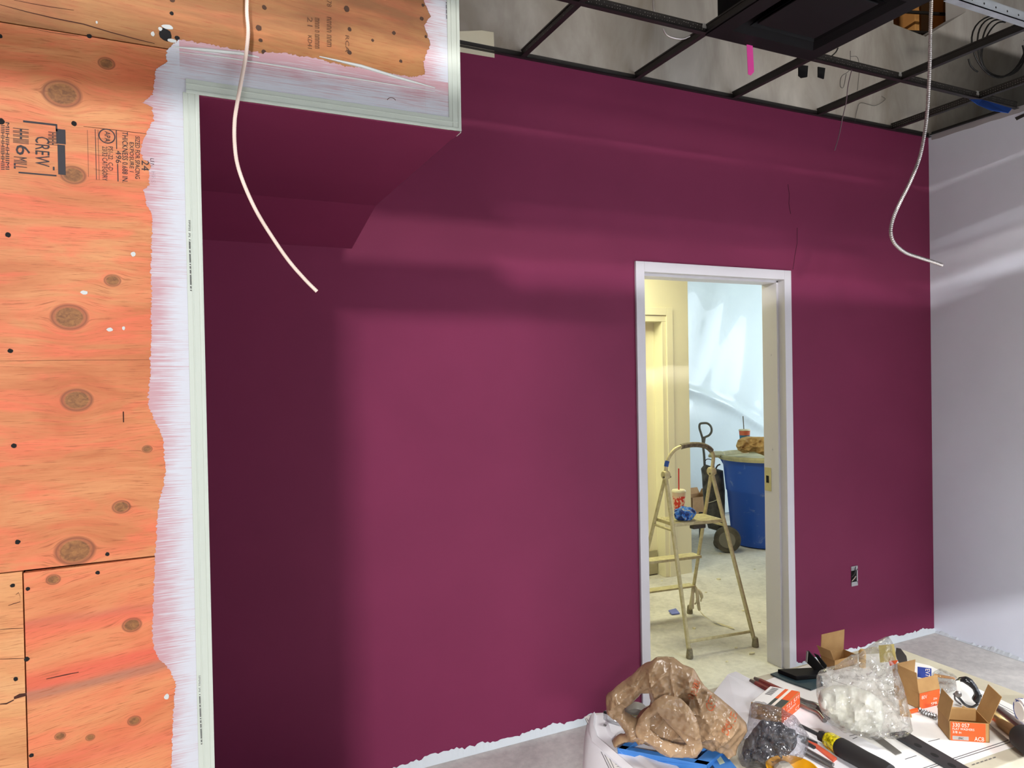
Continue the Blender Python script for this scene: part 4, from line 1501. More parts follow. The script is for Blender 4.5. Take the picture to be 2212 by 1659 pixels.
lines(s2, [(1602 + 7 * k, 1500 + 3 * k + (k % 3) * 3, 1606 + 7 * k, 1508 + 3 * k + (k % 2) * 5) for k in range(6)] + [(1605 + 6 * k, 1512 + 3 * k, 1609 + 6 * k, 1514 + 3 * k) for k in range(6)] +
      [(1835, 1590, 1850, 1586), (1842, 1596, 1852, 1592), (1610, 1530, 1622, 1526)], .0024)
s3 = sheet('plan_sheet', [(1262, 1549), (1282, 1541), (1330, 1539), (1420, 1552), (1520, 1660), (1500, 1740), (1352, 1740), (1320, 1659), (1285, 1590)], .0024, 'plan sheet printed with tables of lines at the left end of the table', M_PAPER)
seg = [(1264, 1552, 1330, 1690), (1267, 1551, 1336, 1690), (1272, 1546, 1320, 1545), (1270, 1556, 1292, 1555), (1273, 1560, 1300, 1559), (1276, 1563, 1302, 1562), (1312, 1628, 1345, 1700), (1306, 1606, 1316, 1627)]
for k in range(9):
    seg.append((1284 + k * 2.5, 1580 + k * 6, 1325 + k * 1.0, 1576 + k * 6))
for k in range(6):
    seg.append((1326 + k * 3, 1646 + k * 5, 1370 + k * 6, 1642 + k * 5))
lines(s3, seg, .0032, .0007)
# rolled sheet spilling over the left end of the table
mb = MB()
prf = [(.985, .0036), (.955, .0055), (.93, .010), (.90, .0115), (.880, .004), (.866, -.014), (.858, -.045), (.853, -.09), (.850, -.16), (.851, -.21)]
prf = [Vector((x_, z_, 0)) for x_, z_ in prf]
prf = spline(prf, 4)
ny = 12
ys = np.linspace(.98, 1.548, ny)
for sgn in (0, 1):
    for q in prf:
        for j, y_ in enumerate(ys):
            k_ = (j / (ny - 1))
            xx = q.x + .012 * math.sin(k_ * 3) * (1 if q.y < 0 else .3) + (.06 * max(0, k_ - .85) / .15) * (1 - max(0, .02 - q.y) * 0) * 1.0
            zz = q.y + (.012 * k_ if q.y < .01 else 0)
            mb.v.append((max(xx, .845), y_, ZTAB + zz - .0006 * sgn if q.x < .867 else ZTAB + max(zz, .0034) - .0005 * sgn))
n_ = len(prf)
for i in range(n_ - 1):
    for j in range(ny - 1):
        a = i * ny + j
        mb.f.append((a, a + ny, a + ny + 1, a + 1))
        a += n_ * ny
        mb.f.append((a, a + 1, a + ny + 1, a + ny))
tag(mb.build('rolled_sheet', M_PAPER2, smooth=True), 'blank white sheet curling down over the left end of the table', 'paper')


# ---- bags
def face_plane(u, v, h=0.0):
    P0 = T(u, v, h)
    return P0, -Vector((P0.x, P0.y, 0)).normalized()


def drape(o, tgt, n_, far=.3, lift=.0016):
    """lay a flat print onto a crumpled surface"""
    from mathutils.bvhtree import BVHTree
    bv = BVHTree.FromPolygons([Vector(v) for v in tgt.v], tgt.f)
    w = world_loc(o)
    for v in o.data.vertices:
        p_ = Vector(v.co) + w
        h = bv.ray_cast(p_ + n_ * far, -n_)
        if h[0] is not None:
            v.co = h[0] + n_ * lift - w
    o.data.update()


t = NT('brown bag plastic')
p = nn(t.t, 'ShaderNodeTexCoord').outputs['Object']
f = t.noise(p, 12, 4)
t.L(t.ramp(f, [(.3, lin(156, 128, 98)), (.7, lin(184, 154, 120))]), t.b.inputs['Base Color'])
t.b.inputs['Roughness'].default_value = .22
t.b.inputs['Subsurface Weight'].default_value = .0
t.bump(crumple(t, p, 26), .4, .008)
M_BAG = t.m
M_ORINK = mat('orange bag print', (206, 96, 44), .5)
P0, nb_ = face_plane(1465, 1633)
body_o = [(1310, 1497), (1316, 1488), (1330, 1478), (1350, 1466), (1362, 1455), (1383, 1437), (1400, 1424), (1417, 1414), (1440, 1415), (1455, 1418), (1480, 1432), (1498, 1440), (1512, 1462), (1530, 1482), (1560, 1508), (1585, 1530),
          (1612, 1560), (1614, 1575), (1604, 1592), (1594, 1604), (1590, 1620), (1570, 1630), (1560, 1620), (1520, 1612), (1510, 1628), (1495, 1632), (1470, 1631), (1440, 1629), (1425, 1618), (1400, 1606), (1375, 1593),
          (1352, 1600), (1328, 1608), (1322, 1596), (1335, 1585), (1352, 1580), (1340, 1560), (1328, 1545), (1312, 1530), (1310, 1515)]
body_h = [(1350, 1522), (1366, 1512), (1380, 1500), (1386, 1492), (1402, 1491), (1406, 1508), (1404, 1517), (1396, 1524), (1384, 1532), (1376, 1545), (1366, 1540), (1352, 1530)]
bag = thing('shopping_bag', P0, 'crumpled brown plastic shopping bag with orange print on the table', 'bag')
_tO = at(1334, 1616, 'z', ZTAB + .024)
_tU = (at(1501, 1648, 'z', ZTAB + .024) - _tO) * 1.15
_tV = at(1378, 1584, 'z', ZTAB + .024) - _tO


def zf(mb_):
    """rest on the table, or on the blue tray where that lies underneath"""
    out = []
    det = _tU.x * _tV.y - _tU.y * _tV.x
    for x_, y_, z_ in mb_.v:
        dx, dy = x_ - _tO.x, y_ - _tO.y
        a_, b_ = (dx * _tV.y - dy * _tV.x) / det, (_tU.x * dy - _tU.y * dx) / det
        on_tray = -.02 < a_ < 1.02 and -.05 < b_ < 1.05
        out.append((x_, y_, max(z_, ZTAB + (.0245 if on_tray else .0035))))
    return out



lean = lambda P_: -.30 * np.clip(P_[:, 1], 0, 1)
bb = puff([on_plane(u, v, P0, nb_) for u, v in body_o], P0, nb_, .03, .003, .021, 95, 21, holes=[[on_plane(u, v, P0, nb_) for u, v in body_h]], sharp=2.6)
bb.v = zf(bb)
bb.build('body', M_BAG, bag, smooth=65)
flap_o = [(1398, 1530), (1415, 1510), (1435, 1500), (1470, 1505), (1490, 1525), (1505, 1550), (1512, 1575), (1515, 1600), (1518, 1618), (1505, 1632), (1470, 1632), (1440, 1630), (1405, 1607), (1375, 1592), (1372, 1575), (1380, 1550)]
flap_h = [(1406, 1550), (1419, 1534), (1440, 1556), (1462, 1580), (1484, 1606), (1464, 1602), (1430, 1588), (1404, 1572)]
Pf = P0 + nb_ * .072
ff = puff([on_plane(u, v, Pf, nb_) for u, v in flap_o], Pf, nb_, .009, .0035, .013, 120, 33, holes=[[on_plane(u, v, Pf, nb_) for u, v in flap_h]], sharp=2.2)
ff.v = zf(ff)
ff.build('handle_loop', M_BAG, bag, smooth=65)
for s_, (o_, u_, v_) in (('DONE', ((1569, 1566), (1592, 1538), (1555, 1556))), ('MORE', ((1562, 1556), (1574, 1541), (1555, 1551))), ('GET', ((1536, 1520), (1549, 1503), (1521, 1508))), ('HOW DOERS', ((1494, 1500), (1512, 1465), (1482, 1490)))):
    O = on_plane(*o_, P0, nb_)
    lt = text(s_, O, on_plane(*u_, P0, nb_) - O, on_plane(*v_, P0, nb_) - O, M_ORINK, bag, 'bag_print')
    drape(lt, bb, nb_)

# tape roll lying half in the bag's handle hole
tr = T(1374, 1560, .03)
ax_ = Vector((.75, -.65, .25)).normalized()
roll = thing('tape_roll', T(1374, 1575), 'small grey roll seen through the handle hole of the brown bag', 'tape roll')
cc = Vector((tr.x, tr.y, ZTAB + .036)) - nb_ * .02
MB().lathe(cc, [(.012, -.012), (.030, -.012), (.032, -.008), (.032, .010), (.030, .014), (.012, .014)], 24, ax=-nb_ * .8 + Vector((0, 0, .2))).build('roll', mat('grey plastic wrap', (150, 148, 138), .4), roll, smooth=40)
MB().lathe(cc, [(.004, .016), (.021, .016), (.022, .0145)], 24, ax=-nb_ * -.8 + Vector((0, 0, .2))).build('label_disc', mat('yellow ringed label', (196, 190, 120), .5), roll, smooth=40)

# clear safety glasses by the bag's left side
gl = thing('safety_glasses', T(1335, 1585), 'clear safety glasses with a dark frame line beside the brown bag', 'glasses')
M_CLEAR = film('clear lens plastic', (236, 238, 240), .28, .1, 20, .1)
Pg, ng = face_plane(1335, 1578)
op = [on_plane(u, v, Pg, ng) for u, v in ((1303, 1536), (1318, 1530), (1345, 1540), (1362, 1560), (1360, 1578), (1340, 1572), (1318, 1562), (1304, 1554))]
gg = puff(op, Pg, ng, .008, .005, .002, 40, 3)
gg.v = zf(gg)
gg.build('lens', M_CLEAR, gl, smooth=60)
MB().tube(spline([on_plane(u, v, Pg + ng * .004, ng) for u, v in ((1304, 1565), (1330, 1578), (1360, 1588))], 5), .0025, 6).build('lower_frame', M_WIRE, gl, smooth=True)
MB().tube(spline([on_plane(u, v, Pg + ng * .008, ng) for u, v in ((1304, 1538), (1314, 1541), (1326, 1546))], 5), .0035, 6).build('brow_frame', M_BLK, gl, smooth=True)

# large clear bag
M_FILM = film('milky clear bag film', (244, 244, 242), .17, .12, 26, .05)
P1_, nb1 = face_plane(1880, 1592)
big_o = [(1763, 1500), (1764, 1460), (1770, 1447), (1785, 1440), (1805, 1435), (1825, 1420), (1840, 1410), (1855, 1408), (1875, 1392), (1900, 1378), (1920, 1370), (1930, 1390), (1937, 1420), (1940, 1450), (1950, 1475), (1958, 1505), (1960, 1512),
         (1965, 1540), (1972, 1575), (1960, 1583), (1930, 1588), (1905, 1591), (1880, 1590), (1850, 1580), (1820, 1566), (1795, 1554), (1780, 1542), (1770, 1525)]
cbag = thing('clear_bag', P1_, 'big puffed clear plastic bag in the middle of the table', 'plastic bag')
b1 = puff([on_plane(u, v, P1_, nb1) for u, v in big_o], P1_, nb1, .05, .0045, .017, 130, 41, sharp=1.7)
b1.v = zf(b1)
b1.build('film', M_FILM, cbag, smooth=70)
in_o = [(1768, 1505), (1772, 1486), (1800, 1478), (1840, 1480), (1880, 1492), (1905, 1512), (1910, 1545), (1905, 1572), (1880, 1582), (1840, 1572), (1800, 1555), (1776, 1532)]
b2 = puff([on_plane(u, v, P1_, nb1) for u, v in in_o], P1_, nb1, .024, .0045, .020, 130, 51, sharp=2)
b2.v = zf(b2)
b2.build('inner_bag', mat('milky inner bag', (246, 244, 232), .4, rgb2=(228, 228, 218), vscale=20, bump=.8, bscale=30), cbag, smooth=60)
q = [on_plane(u, v, P1_ + nb1 * .02, nb1) for u, v in ((1898, 1394), (1931, 1391), (1937, 1428), (1901, 1431))]
MB().prism(q, nb1 * .001).build('label', mat('yellow paper label', (226, 208, 128), .7, var=.05), cbag)
q = [on_plane(u, v, P1_ + nb1 * .03, nb1) for u, v in ((1920, 1428), (1940, 1426), (1934, 1434), (1922, 1438))]
MB().prism(q, nb1 * .002).build('orange_tab', mat('orange card', (244, 96, 36), .6), cbag)

# grey bag of dark fittings
P2_, nb2 = face_plane(1665, 1652)
g_o = [(1622, 1520), (1650, 1517), (1690, 1530), (1720, 1547), (1730, 1562), (1747, 1587), (1745, 1610), (1735, 1630), (1715, 1640), (1690, 1646), (1660, 1651), (1625, 1650), (1600, 1645), (1593, 1625), (1595, 1605), (1605, 1585), (1615, 1560), (1618, 1540)]
gbag = thing('fittings_bag', P2_, 'small clear bag full of dark grey fittings beside the brown bag', 'plastic bag')
b1 = puff([on_plane(u, v, P2_, nb2) for u, v in g_o], P2_, nb2, .042, .004, .012, 100, 61, sharp=1.7)
b1.v = zf(b1)
b1.build('film', film('smoky clear film', (236, 236, 240), .12, .12, 34, .05), gbag, smooth=70)
d_o = [(1645, 1552), (1690, 1556), (1718, 1572), (1722, 1600), (1705, 1632), (1650, 1644), (1608, 1640), (1602, 1622), (1612, 1592)]
b2 = puff([on_plane(u, v, P2_, nb2) for u, v in d_o], P2_, nb2, .022, .0035, .016, 330, 71)
b2.v = zf(b2)
b2.build('fittings', mat('dark grey fittings', (66, 66, 72), .4, rgb2=(30, 30, 36), vscale=60), gbag)

# ---- cartons
M_CARD = mat('brown carton board', (184, 146, 92), .8, rgb2=(164, 124, 74), vscale=14)
M_ORANGE = mat('orange carton label', (240, 96, 34), .6, var=.04)
M_WINK = mat('white carton print', (250, 240, 226), .6, var=.02)
M_GREY = mat('grey label strip', (186, 182, 176), .6)


def carton(name, label, O, A, B, h, flaps, open_top=True):
    """O corner on the table, A along the front, B towards the back, h height; flaps = {(side): (length, tilt deg from vertical outwards)}"""
    O, A, B = Vector(O), Vector(A), Vector(B)
    th = .0016
    a, b_ = A.normalized(), B.normalized()
    o = thing(name, O + (A + B) / 2, label, 'box')
    U = Vector((0, 0, h))
    mb = MB()
    mb.frame(O, A, b_ * th, U).frame(O + B - b_ * th, A, b_ * th, U).frame(O, a * th, B, U).frame(O + A - a * th, a * th, B, U).frame(O, A, B, (0, 0, th))
    mb.build('body', M_CARD, o)
    for sd, (ln, tilt) in flaps.items():
        an = math.radians(tilt)
        s0, e, out = {'front': (O, A, -b_), 'back': (O + B, A, b_), 'left': (O, B, -a), 'right': (O + A, B, a)}[sd]
        d = Vector((0, 0, math.cos(an))) + out * math.sin(an)
        MB().frame(s0 + U, e, out * .0012 + Vector((0, 0, .0)), d * ln).build('flap', M_CARD, o)
    return o


# washers carton
fl_, frr, bl_ = T(2050.4, 1600), T(2137.8, 1606), T(2026, 1569)
A = frr - fl_
Bv = bl_ - fl_
h = on_plane(2052.7, 1560, fl_, Vector((-fl_.x, -fl_.y, 0)).normalized()).z - ZTAB
wb = carton('washer_box', 'open brown carton with an orange flat washers label near the table end', fl_ + Vector((0, 0, .0016)), A, Bv, h, {'left': (.05, -12), 'right': (.07, 22), 'back': (.006, 80)})
a = A.normalized()
nF = Vector((A.y, -A.x, 0)).normalized()
Of = fl_ + Vector((0, 0, .0016)) + nF * .0008
lb = MB().frame(Of + A * .04, A * .86, -nF * .0008, (0, 0, h * .98)).build('label_patch', M_ORANGE, wb)
Uz = Vector((0, 0, 1))
for s_, x0_, x1_, z0_, z1_ in (('330 057', .08, .50, .74, .95), ('FLAT WASHERS', .08, .62, .58, .70), ('3/8 in', .08, .30, .40, .53), ('ACB', .62, .86, .06, .28)):
    text(s_, Of + nF * .0004 + A * x0_ + Uz * h * z0_, A * (x1_ - x0_), Uz * h * (z1_ - z0_), M_WINK, wb, 'carton_print')
MB().frame(Of + nF * .0003 + A * .08 + Uz * h * .05, A * .40, -nF * .0003, Uz * h * .2).build('grey_strip', M_GREY, wb)
text('ZINC', Of + nF * .0008 + A * .22 + Uz * h * .09, A * .13, Uz * h * .11, M_INK, wb, 'carton_print')

# second orange carton behind
c0, r0, l0 = T(1985.6, 1534), T(2030, 1523), T(1960, 1529)
A, Bv = r0 - c0, (l0 - c0)
nF = Vector((A.y, -A.x, 0)).normalized()
Bv = -nF * .075
h = .042
wb2 = carton('hardware_box', 'open orange fronted carton behind the big clear bag with flaps up', c0 + Vector((0, 0, .0016)), A, Bv, h, {'left': (.055, 8), 'front': (.034, -14), 'back': (.05, -5)})
Of = c0 + Vector((0, 0, .0016)) + nF * .0008
MB().frame(Of + A * .03, A * .96, -nF * .0008, (0, 0, h * .97)).build('label_patch', M_ORANGE, wb2)
for s_, x0_, x1_, z0_, z1_ in (('80V', .10, .36, .60, .82), ('SPR', .55, .86, .08, .26), ('ZN', .66, .84, .40, .52)):
    text(s_, Of + nF * .0004 + A * x0_ + Uz * h * z0_, A * (x1_ - x0_), Uz * h * (z1_ - z0_), M_WINK, wb2, 'carton_print')

# closed label box in front
h = .045
qa, qb, qc = at(1622, 1517, 'z', ZTAB + h), at(1664, 1482, 'z', ZTAB + h), at(1688, 1530, 'z', ZTAB + h)
A, Bv = qc - qa, qb - qa
O = Vector((qa.x, qa.y, ZTAB + .0026))
lbx = thing('screw_box', O + (A + Bv) / 2, 'closed carton with a striped orange and white top label behind the grey bag', 'box')
MB().frame(O, A, Bv, (0, 0, h - .0026)).build('body', M_CARD, lbx, bevel=.001)
nF = Vector((A.y, -A.x, 0)).normalized()
eF = A.normalized()
top = O + Uz * (h - .0022)
MB().frame(top + A * .02 + Bv * .02, A * .50, Bv * .96, Uz * .0002).build('white_label', M_PAPER, lbx)
MB().frame(top + A * .52 + Bv * .42, A * .47, Bv * .56, Uz * .0002).build('orange_label', M_ORANGE, lbx)
MB().frame(top + A * .52 + Bv * .02, A * .47, Bv * .40, Uz * .0002).build('dark_label', mat('dark green grey label', (74, 80, 76), .6), lbx)
MB().frame(top + A * .64 + Bv * .02, A * .10, Bv * .96, Uz * .0004).build('white_stripe', M_WINK, lbx)
for k in range(14):
    MB().frame(top + A * .12 + Bv * (.52 + .03 * k) + Uz * .0003, A * .22, Bv * (.012 + .008 * (k % 3 == 0)), Uz * .0001).build('barcode_bar', M_INK, lbx)
Oe = O + A + eF * .0003
MB().frame(Oe, eF * -.0003, Bv, Uz * (h - .004)).build('end_label', M_ORANGE, lbx)
for s_, x0_, x1_, z0_, z1_ in (('1 721 571', .10, .92, .62, .84), ('SCREWS', .3, .75, .42, .54), ('CT', .72, .95, .08, .26)):
    text(s_, Oe + eF * .0002 + Bv * x0_ + Uz * h * z0_, Bv * (x1_ - x0_), Uz * h * (z1_ - z0_), M_WINK, lbx, 'carton_print')

# upright empty carton at the back and torn flap behind the clear bag
O = T(1803, 1449)
A = T(1853, 1436) - O
nF = Vector((A.y, -A.x, 0)).normalized()
eb = carton('empty_box', 'empty brown carton with tall raised flaps at the back edge of the table', O + Vector((0, 0, .0016)), A, -nF * .05, .028, {'back': (.062, -4), 'left': (.035, 25)})
M_DGREY = mat('dark grey card', (70, 66, 64), .8)
O = T(1948, 1452, .001)
P = [on_plane(u, v, O, nb1) for u, v in ((1936, 1400), (1946, 1402), (1958, 1418), (1961, 1433), (1956, 1440), (1945, 1438), (1938, 1425), (1934, 1414))]
tag(MB().prism(P, -nb1 * .004).prism([O + Vector((-.02, 0, .001)), O + Vector((.02, 0, .001)), on_plane(1956, 1438, O, nb1), on_plane(1944, 1436, O, nb1)], -nb1 * .004).build('grey_card', M_DGREY), 'dark grey torn card standing behind the clear bag', 'card')
O = T(1968, 1576, .002)
crd = [(1941, 1512), (1957, 1508), (1962, 1530), (1970, 1550), (1973, 1572), (1962, 1579), (1946, 1545)]
tag(MB().prism([on_plane(u, v, O - nb1 * .07, nb1) for u, v in crd[:5]] + [on_plane(1964, 1572, O - nb1 * .07, nb1), on_plane(1946, 1560, O - nb1 * .07, nb1)], -nb1 * .012).build('torn_carton', M_CARD), 'torn brown carton piece standing against the right side of the clear bag', 'box')
O = T(1863, 1442)
tag(MB().lathe(Vector((O.x, O.y, ZTAB)), [(.009, .0015), (.010, .03), (.010, .048), (.006, .054)], 14).build('wooden_dowel', mat('pale wood', (216, 178, 116), .6), smooth=True), 'rounded pale wooden dowel end behind the clear bag', 'dowel')

# ---- tools
M_STEEL = mat('brushed tool steel', (150, 148, 146), .32, .8)
M_DSTEEL = mat('dark blackened steel', (74, 75, 78), .45, .5)
M_BLKR = mat('black rubber grip', (34, 32, 32), .7)
# blue tray
z_ = .024
O = at(1334, 1616, 'z', ZTAB + z_)
U_ = (at(1501, 1648, 'z', ZTAB + z_) - O) * 1.15
V_ = (at(1378, 1584, 'z', ZTAB + z_) - O)
O.z = ZTAB + .0034
hh = z_ - .0034
M_BLUE = mat('sky blue plastic', (66, 132, 208), .45, var=.05)
M_BLUED = mat('deep blue recess', (40, 84, 150), .5)
bt = thing('blue_tray', O + (U_ + V_) / 2, 'shallow sky blue plastic tray lying under the brown bag', 'tray')
u1, v1 = U_.normalized(), V_.normalized()
MB().frame(O, U_, v1 * .018, (0, 0, hh)).frame(O + V_ - v1 * .008, U_, v1 * .008, (0, 0, hh)).frame(O, u1 * .020, V_, (0, 0, hh)).frame(O + U_ - u1 * .03, u1 * .03, V_, (0, 0, hh)).build('rim', M_BLUE, bt, bevel=.0015)
MB().frame(O + u1 * .01 + v1 * .01, U_ - u1 * .02, V_ - v1 * .016, (0, 0, hh * .35)).build('recess', M_BLUED, bt)
P = [T(u, v, .0036) for u, v in ((1517, 1626), (1552, 1622), (1600, 1680), (1556, 1690))]
bl2 = thing('blue_plank', sum(P, Vector()) / 4, 'narrow sky blue plastic plank with a small pale sticker by the grey bag', 'plank')
MB().prism(P, (0, 0, .012)).build('slab', M_BLUE, bl2, bevel=.0015)
MB().prism([p_ + Vector((0, 0, .0124)) for p_ in (T(1546, 1648, .0036), T(1556, 1644, .0036), T(1566, 1660, .0036), T(1555, 1664, .0036))], (0, 0, .0003)).build('sticker', mat('pale green sticker', (206, 222, 196), .6), bl2)
P = [T(u, v, .0034) for u, v in ((1508, 1634), (1516, 1628), (1550, 1676), (1540, 1680))]
tag(MB().prism(P, (0, 0, .01)).build('dark_strip', mat('navy strip', (36, 44, 62), .5), bevel=.001), 'dark navy strip lying between the blue tray and the blue plank', 'strip')

# nut driver with a yellow handle
zc_ = .0215


def axis_pts(px, h):
    return [T(u, v, h) for u, v in px]


nd = thing('nut_driver', T(1790, 1622), 'nut driver with a clear yellow handle and thick black grip', 'screwdriver')
p0_, p1_, p2_, p3_ = axis_pts([(1728, 1567), (1776, 1591), (1812, 1612), (1908, 1664)], zc_ + .003)
ax_ = (p3_ - p1_).normalized()
MB().tube([p0_, p1_], .0045, 10).build('shaft', M_DSTEEL, nd, smooth=True)
MB().tube([p1_ - ax_ * .006, p1_ + ax_ * .012], .012, 6).build('collar', M_BLKR, nd)
L = (p2_ - p1_).length
tY = NT('amber clear handle')
tY.b.inputs['Base Color'].default_value = (*lin(206, 190, 20), 1)
tY.b.inputs['Roughness'].default_value = .12
tY.b.inputs['Coat Weight'].default_value = .6
pz = nn(tY.t, 'ShaderNodeTexCoord').outputs['Object']
fz = tY.noise(pz, 130, 2, .5)
tY.L(tY.ramp(fz, [(.35, lin(120, 108, 8)), (.6, lin(222, 206, 34))]), tY.b.inputs['Base Color'])
tY.bump(fz, .6, .003)
MB().lathe(p1_ + ax_ * .008, [(.010, 0), (.017, .006), (.0195, .018), (.0195, L * .75), (.017, L + .012)], 12, ax=ax_).build('handle', tY.m, nd, smooth=25)
MB().lathe(p2_, [(.016, -.004), (.021, .004), (.0215, .02), (.0205, .07), (.0215, .11), (.020, .128), (.010, .134)], 20, ax=ax_).build('grip', M_BLKR, nd, smooth=40)

# flat bar with holes
fb = thing('flat_bar', T(1985, 1620), 'dark steel flat bar with four oval holes at the front of the table', 'steel bar')
O = T(1922, 1589, .002)
Bq = T(1955, 1584, .002) - O
Aq = T(2068, 1677, .002) - O
MB().frame(O, Aq, Bq, (0, 0, .007)).build('bar', M_DSTEEL, fb, bevel=.001)
n1, n2 = Aq.normalized(), Bq.normalized()
for u, v in ((1948, 1590), (1983, 1610), (2019, 1631), (2056, 1653)):
    c = T(u, v, .0092)
    vs = [c + n1 * (.010 * math.cos(a)) + Vector((-n1.y, n1.x, 0)) * (.0062 * math.sin(a)) for a in np.linspace(0, 5.9, 14)]
    MB().prism(vs, (0, 0, .0002)).build('bolt_hole', M_HOLE, fb)
O = T(1881, 1593, .0026)
tag(MB().prism([O, T(1901, 1591, .0026), T(1948, 1627, .0026), T(1935, 1631, .0026)], (0, 0, .0015)).build('steel_rule', mat('grey steel strip', (138, 136, 130), .4, .5)), 'short grey steel strip poking out from under the clear bag', 'steel strip')

# carpenter pencils, dark red
M_PRED = mat('dark red pencil paint', (142, 62, 56), .5)
M_PTIP = mat('grey brown pencil end', (116, 104, 96), .6)
for (a_, b_), lb in ((((1621, 1470), (1690, 1504)), 'nearer of the two dark red pencils behind the striped label box'), (((1630, 1465), (1712, 1502)), 'farther of the two dark red pencils behind the striped label box')):
    A_, B_ = T(*a_, .0095), T(*b_, .0095)
    pc = thing('carpenter_pencil', (A_ + B_) / 2 - Vector((0, 0, .007)), lb, 'pencil', 'dark red pencils')
    d_ = (B_ - A_).normalized()
    MB().tube([A_ + d_ * .02, B_], .0068, 8).build('shaft', M_PRED, pc, smooth=20)
    MB().tube([A_, A_ + d_ * .02], [.0045, .0066], 8).build('tip', M_PTIP, pc, smooth=20)

# pliers behind the clear bag
plr = thing('pliers', T(1745, 1525), 'grey steel tongs lying between the label box and the clear bag', 'pliers')
for pts in ([(1718, 1506), (1740, 1516), (1765, 1524), (1785, 1545)], [(1722, 1518), (1745, 1530), (1768, 1540), (1782, 1556)]):
    MB().tube(spline(axis_pts(pts, .009), 5), .0062, 8).build('arm', M_STEEL, plr, smooth=True)
MB().tube([T(1772, 1532, .009), T(1784, 1549, .009)], .012, 8).build('joint', M_DSTEEL, plr, smooth=True)

# orange file, rods, drill bits
fo = T(1746, 1606, .006)
tag(MB().prism([T(1744, 1604, .003), T(1752, 1603, .003), T(1808, 1642, .003), T(1800, 1648, .003)], (0, 0, .006)).build('orange_scraper', mat('coral orange handle', (232, 104, 76), .5), bevel=.001), 'narrow coral orange scraper lying beside the nut driver', 'scraper')
for k, (a_, b_, m_, lb) in enumerate((((1722, 1588), (1764, 1606), M_DSTEEL, 'short dark steel rod nearest the nut driver shaft'), ((1740, 1618), (1800, 1652), M_STEEL, 'long bright steel rod along the coral scraper'), ((1738, 1628), (1812, 1668), M_STEEL, 'long steel rod nearest the yellow dish'),
                                     ((1732, 1600), (1760, 1615), M_DSTEEL, 'short dark rod between the grey bag and the scraper'))):
    tag(MB().tube([T(*a_, .0075), T(*b_, .0075)], .0042, 8).build('steel_rod', m_, smooth=True), lb, 'rod', 'steel rods by the nut driver')
for k, (a_, b_, lb) in enumerate((((1986, 1532), (2022, 1546), 'drill bit between the orange cartons, front one'), ((1990, 1538), (2024, 1550), 'drill bit between the orange cartons, rear one'))):
    A_, B_ = T(*a_, .008), T(*b_, .008)
    P = [A_.lerp(B_, i / 24) for i in range(25)]
    tag(MB().tube(P, [.0042 + .0016 * math.sin(i * 1.6 + k) for i in range(25)], 8).build('drill_bit', M_STEEL), lb, 'drill bit', 'drill bits by the washer box')
tag(MB().prism([T(1962, 1538, .003), T(1982, 1533, .003), T(1984, 1538, .003), T(1964, 1543, .003)], (0, 0, .006)).build('orange_plug', M_ORANGE, bevel=.0015), 'small bright orange plug beside the torn carton', 'plug')
tag(MB().tube([T(2080, 1530, .008), T(2092, 1534, .008)], [.007, .004], 10).build('wooden_peg', mat('pale wood peg', (206, 166, 108), .6), smooth=True), 'small wooden peg behind the washers carton', 'peg')

# yellow dish with a grey lump at the front edge
c = T(1712, 1692)
yd = thing('yellow_dish', Vector((c.x, c.y, ZTAB)), 'yellow plastic dish at the front edge of the table', 'dish')
MB().lathe(Vector((c.x, c.y, ZTAB + .0025)), [(.040, 0), (.050, .018), (.054, .030), (.051, .031), (.046, .018), (.036, .004)], 26).build('dish', mat('bright yellow plastic', (240, 172, 20), .4), yd, smooth=30)
MB().lathe(Vector((c.x - .012, c.y + .01, ZTAB + .006)), [(.018, 0), (.026, .012), (.022, .024), (.012, .034)], 9).build('grey_lump', mat('grey putty', (176, 170, 158), .7, bump=.4, bscale=60), yd)

# black folding stand on a teal folder
tag(MB().prism([T(u, v, .0022) for u, v in ((1664, 1458), (1690, 1450), (1775, 1462), (1778, 1482), (1752, 1492), (1700, 1474))], (0, 0, .004)).build('teal_folder', mat('dark teal folder', (48, 70, 78), .5), bevel=.001), 'dark teal folder under the black folding stand', 'folder')
sd = thing('folding_stand', T(1730, 1462), 'black folding stand with a raised bracket at the back of the table', 'stand')
MB().prism([T(u, v, .0068) for u, v in ((1680, 1454), (1765, 1450), (1768, 1466), (1720, 1470))], (0, 0, .012)).build('base', M_BLK, sd, bevel=.002)
Ps, ns_ = face_plane(1765, 1462)
MB().prism([on_plane(u, v, Ps, ns_) for u, v in ((1741, 1430), (1744, 1407), (1748, 1408), (1786, 1452), (1768, 1456))], -ns_ * .008).build('bracket', M_BLK, sd, bevel=.001)
MB().prism([on_plane(u, v, Ps - ns_ * .025, ns_) for u, v in ((1758, 1412), (1768, 1416), (1786, 1438), (1784, 1452))], -ns_ * .006).build('bracket', M_BLK, sd, bevel=.001)
MB().tube([on_plane(1742, 1430, Ps, ns_), on_plane(1744, 1407, Ps, ns_)], .003, 6).build('bright_edge', M_STEEL, sd)

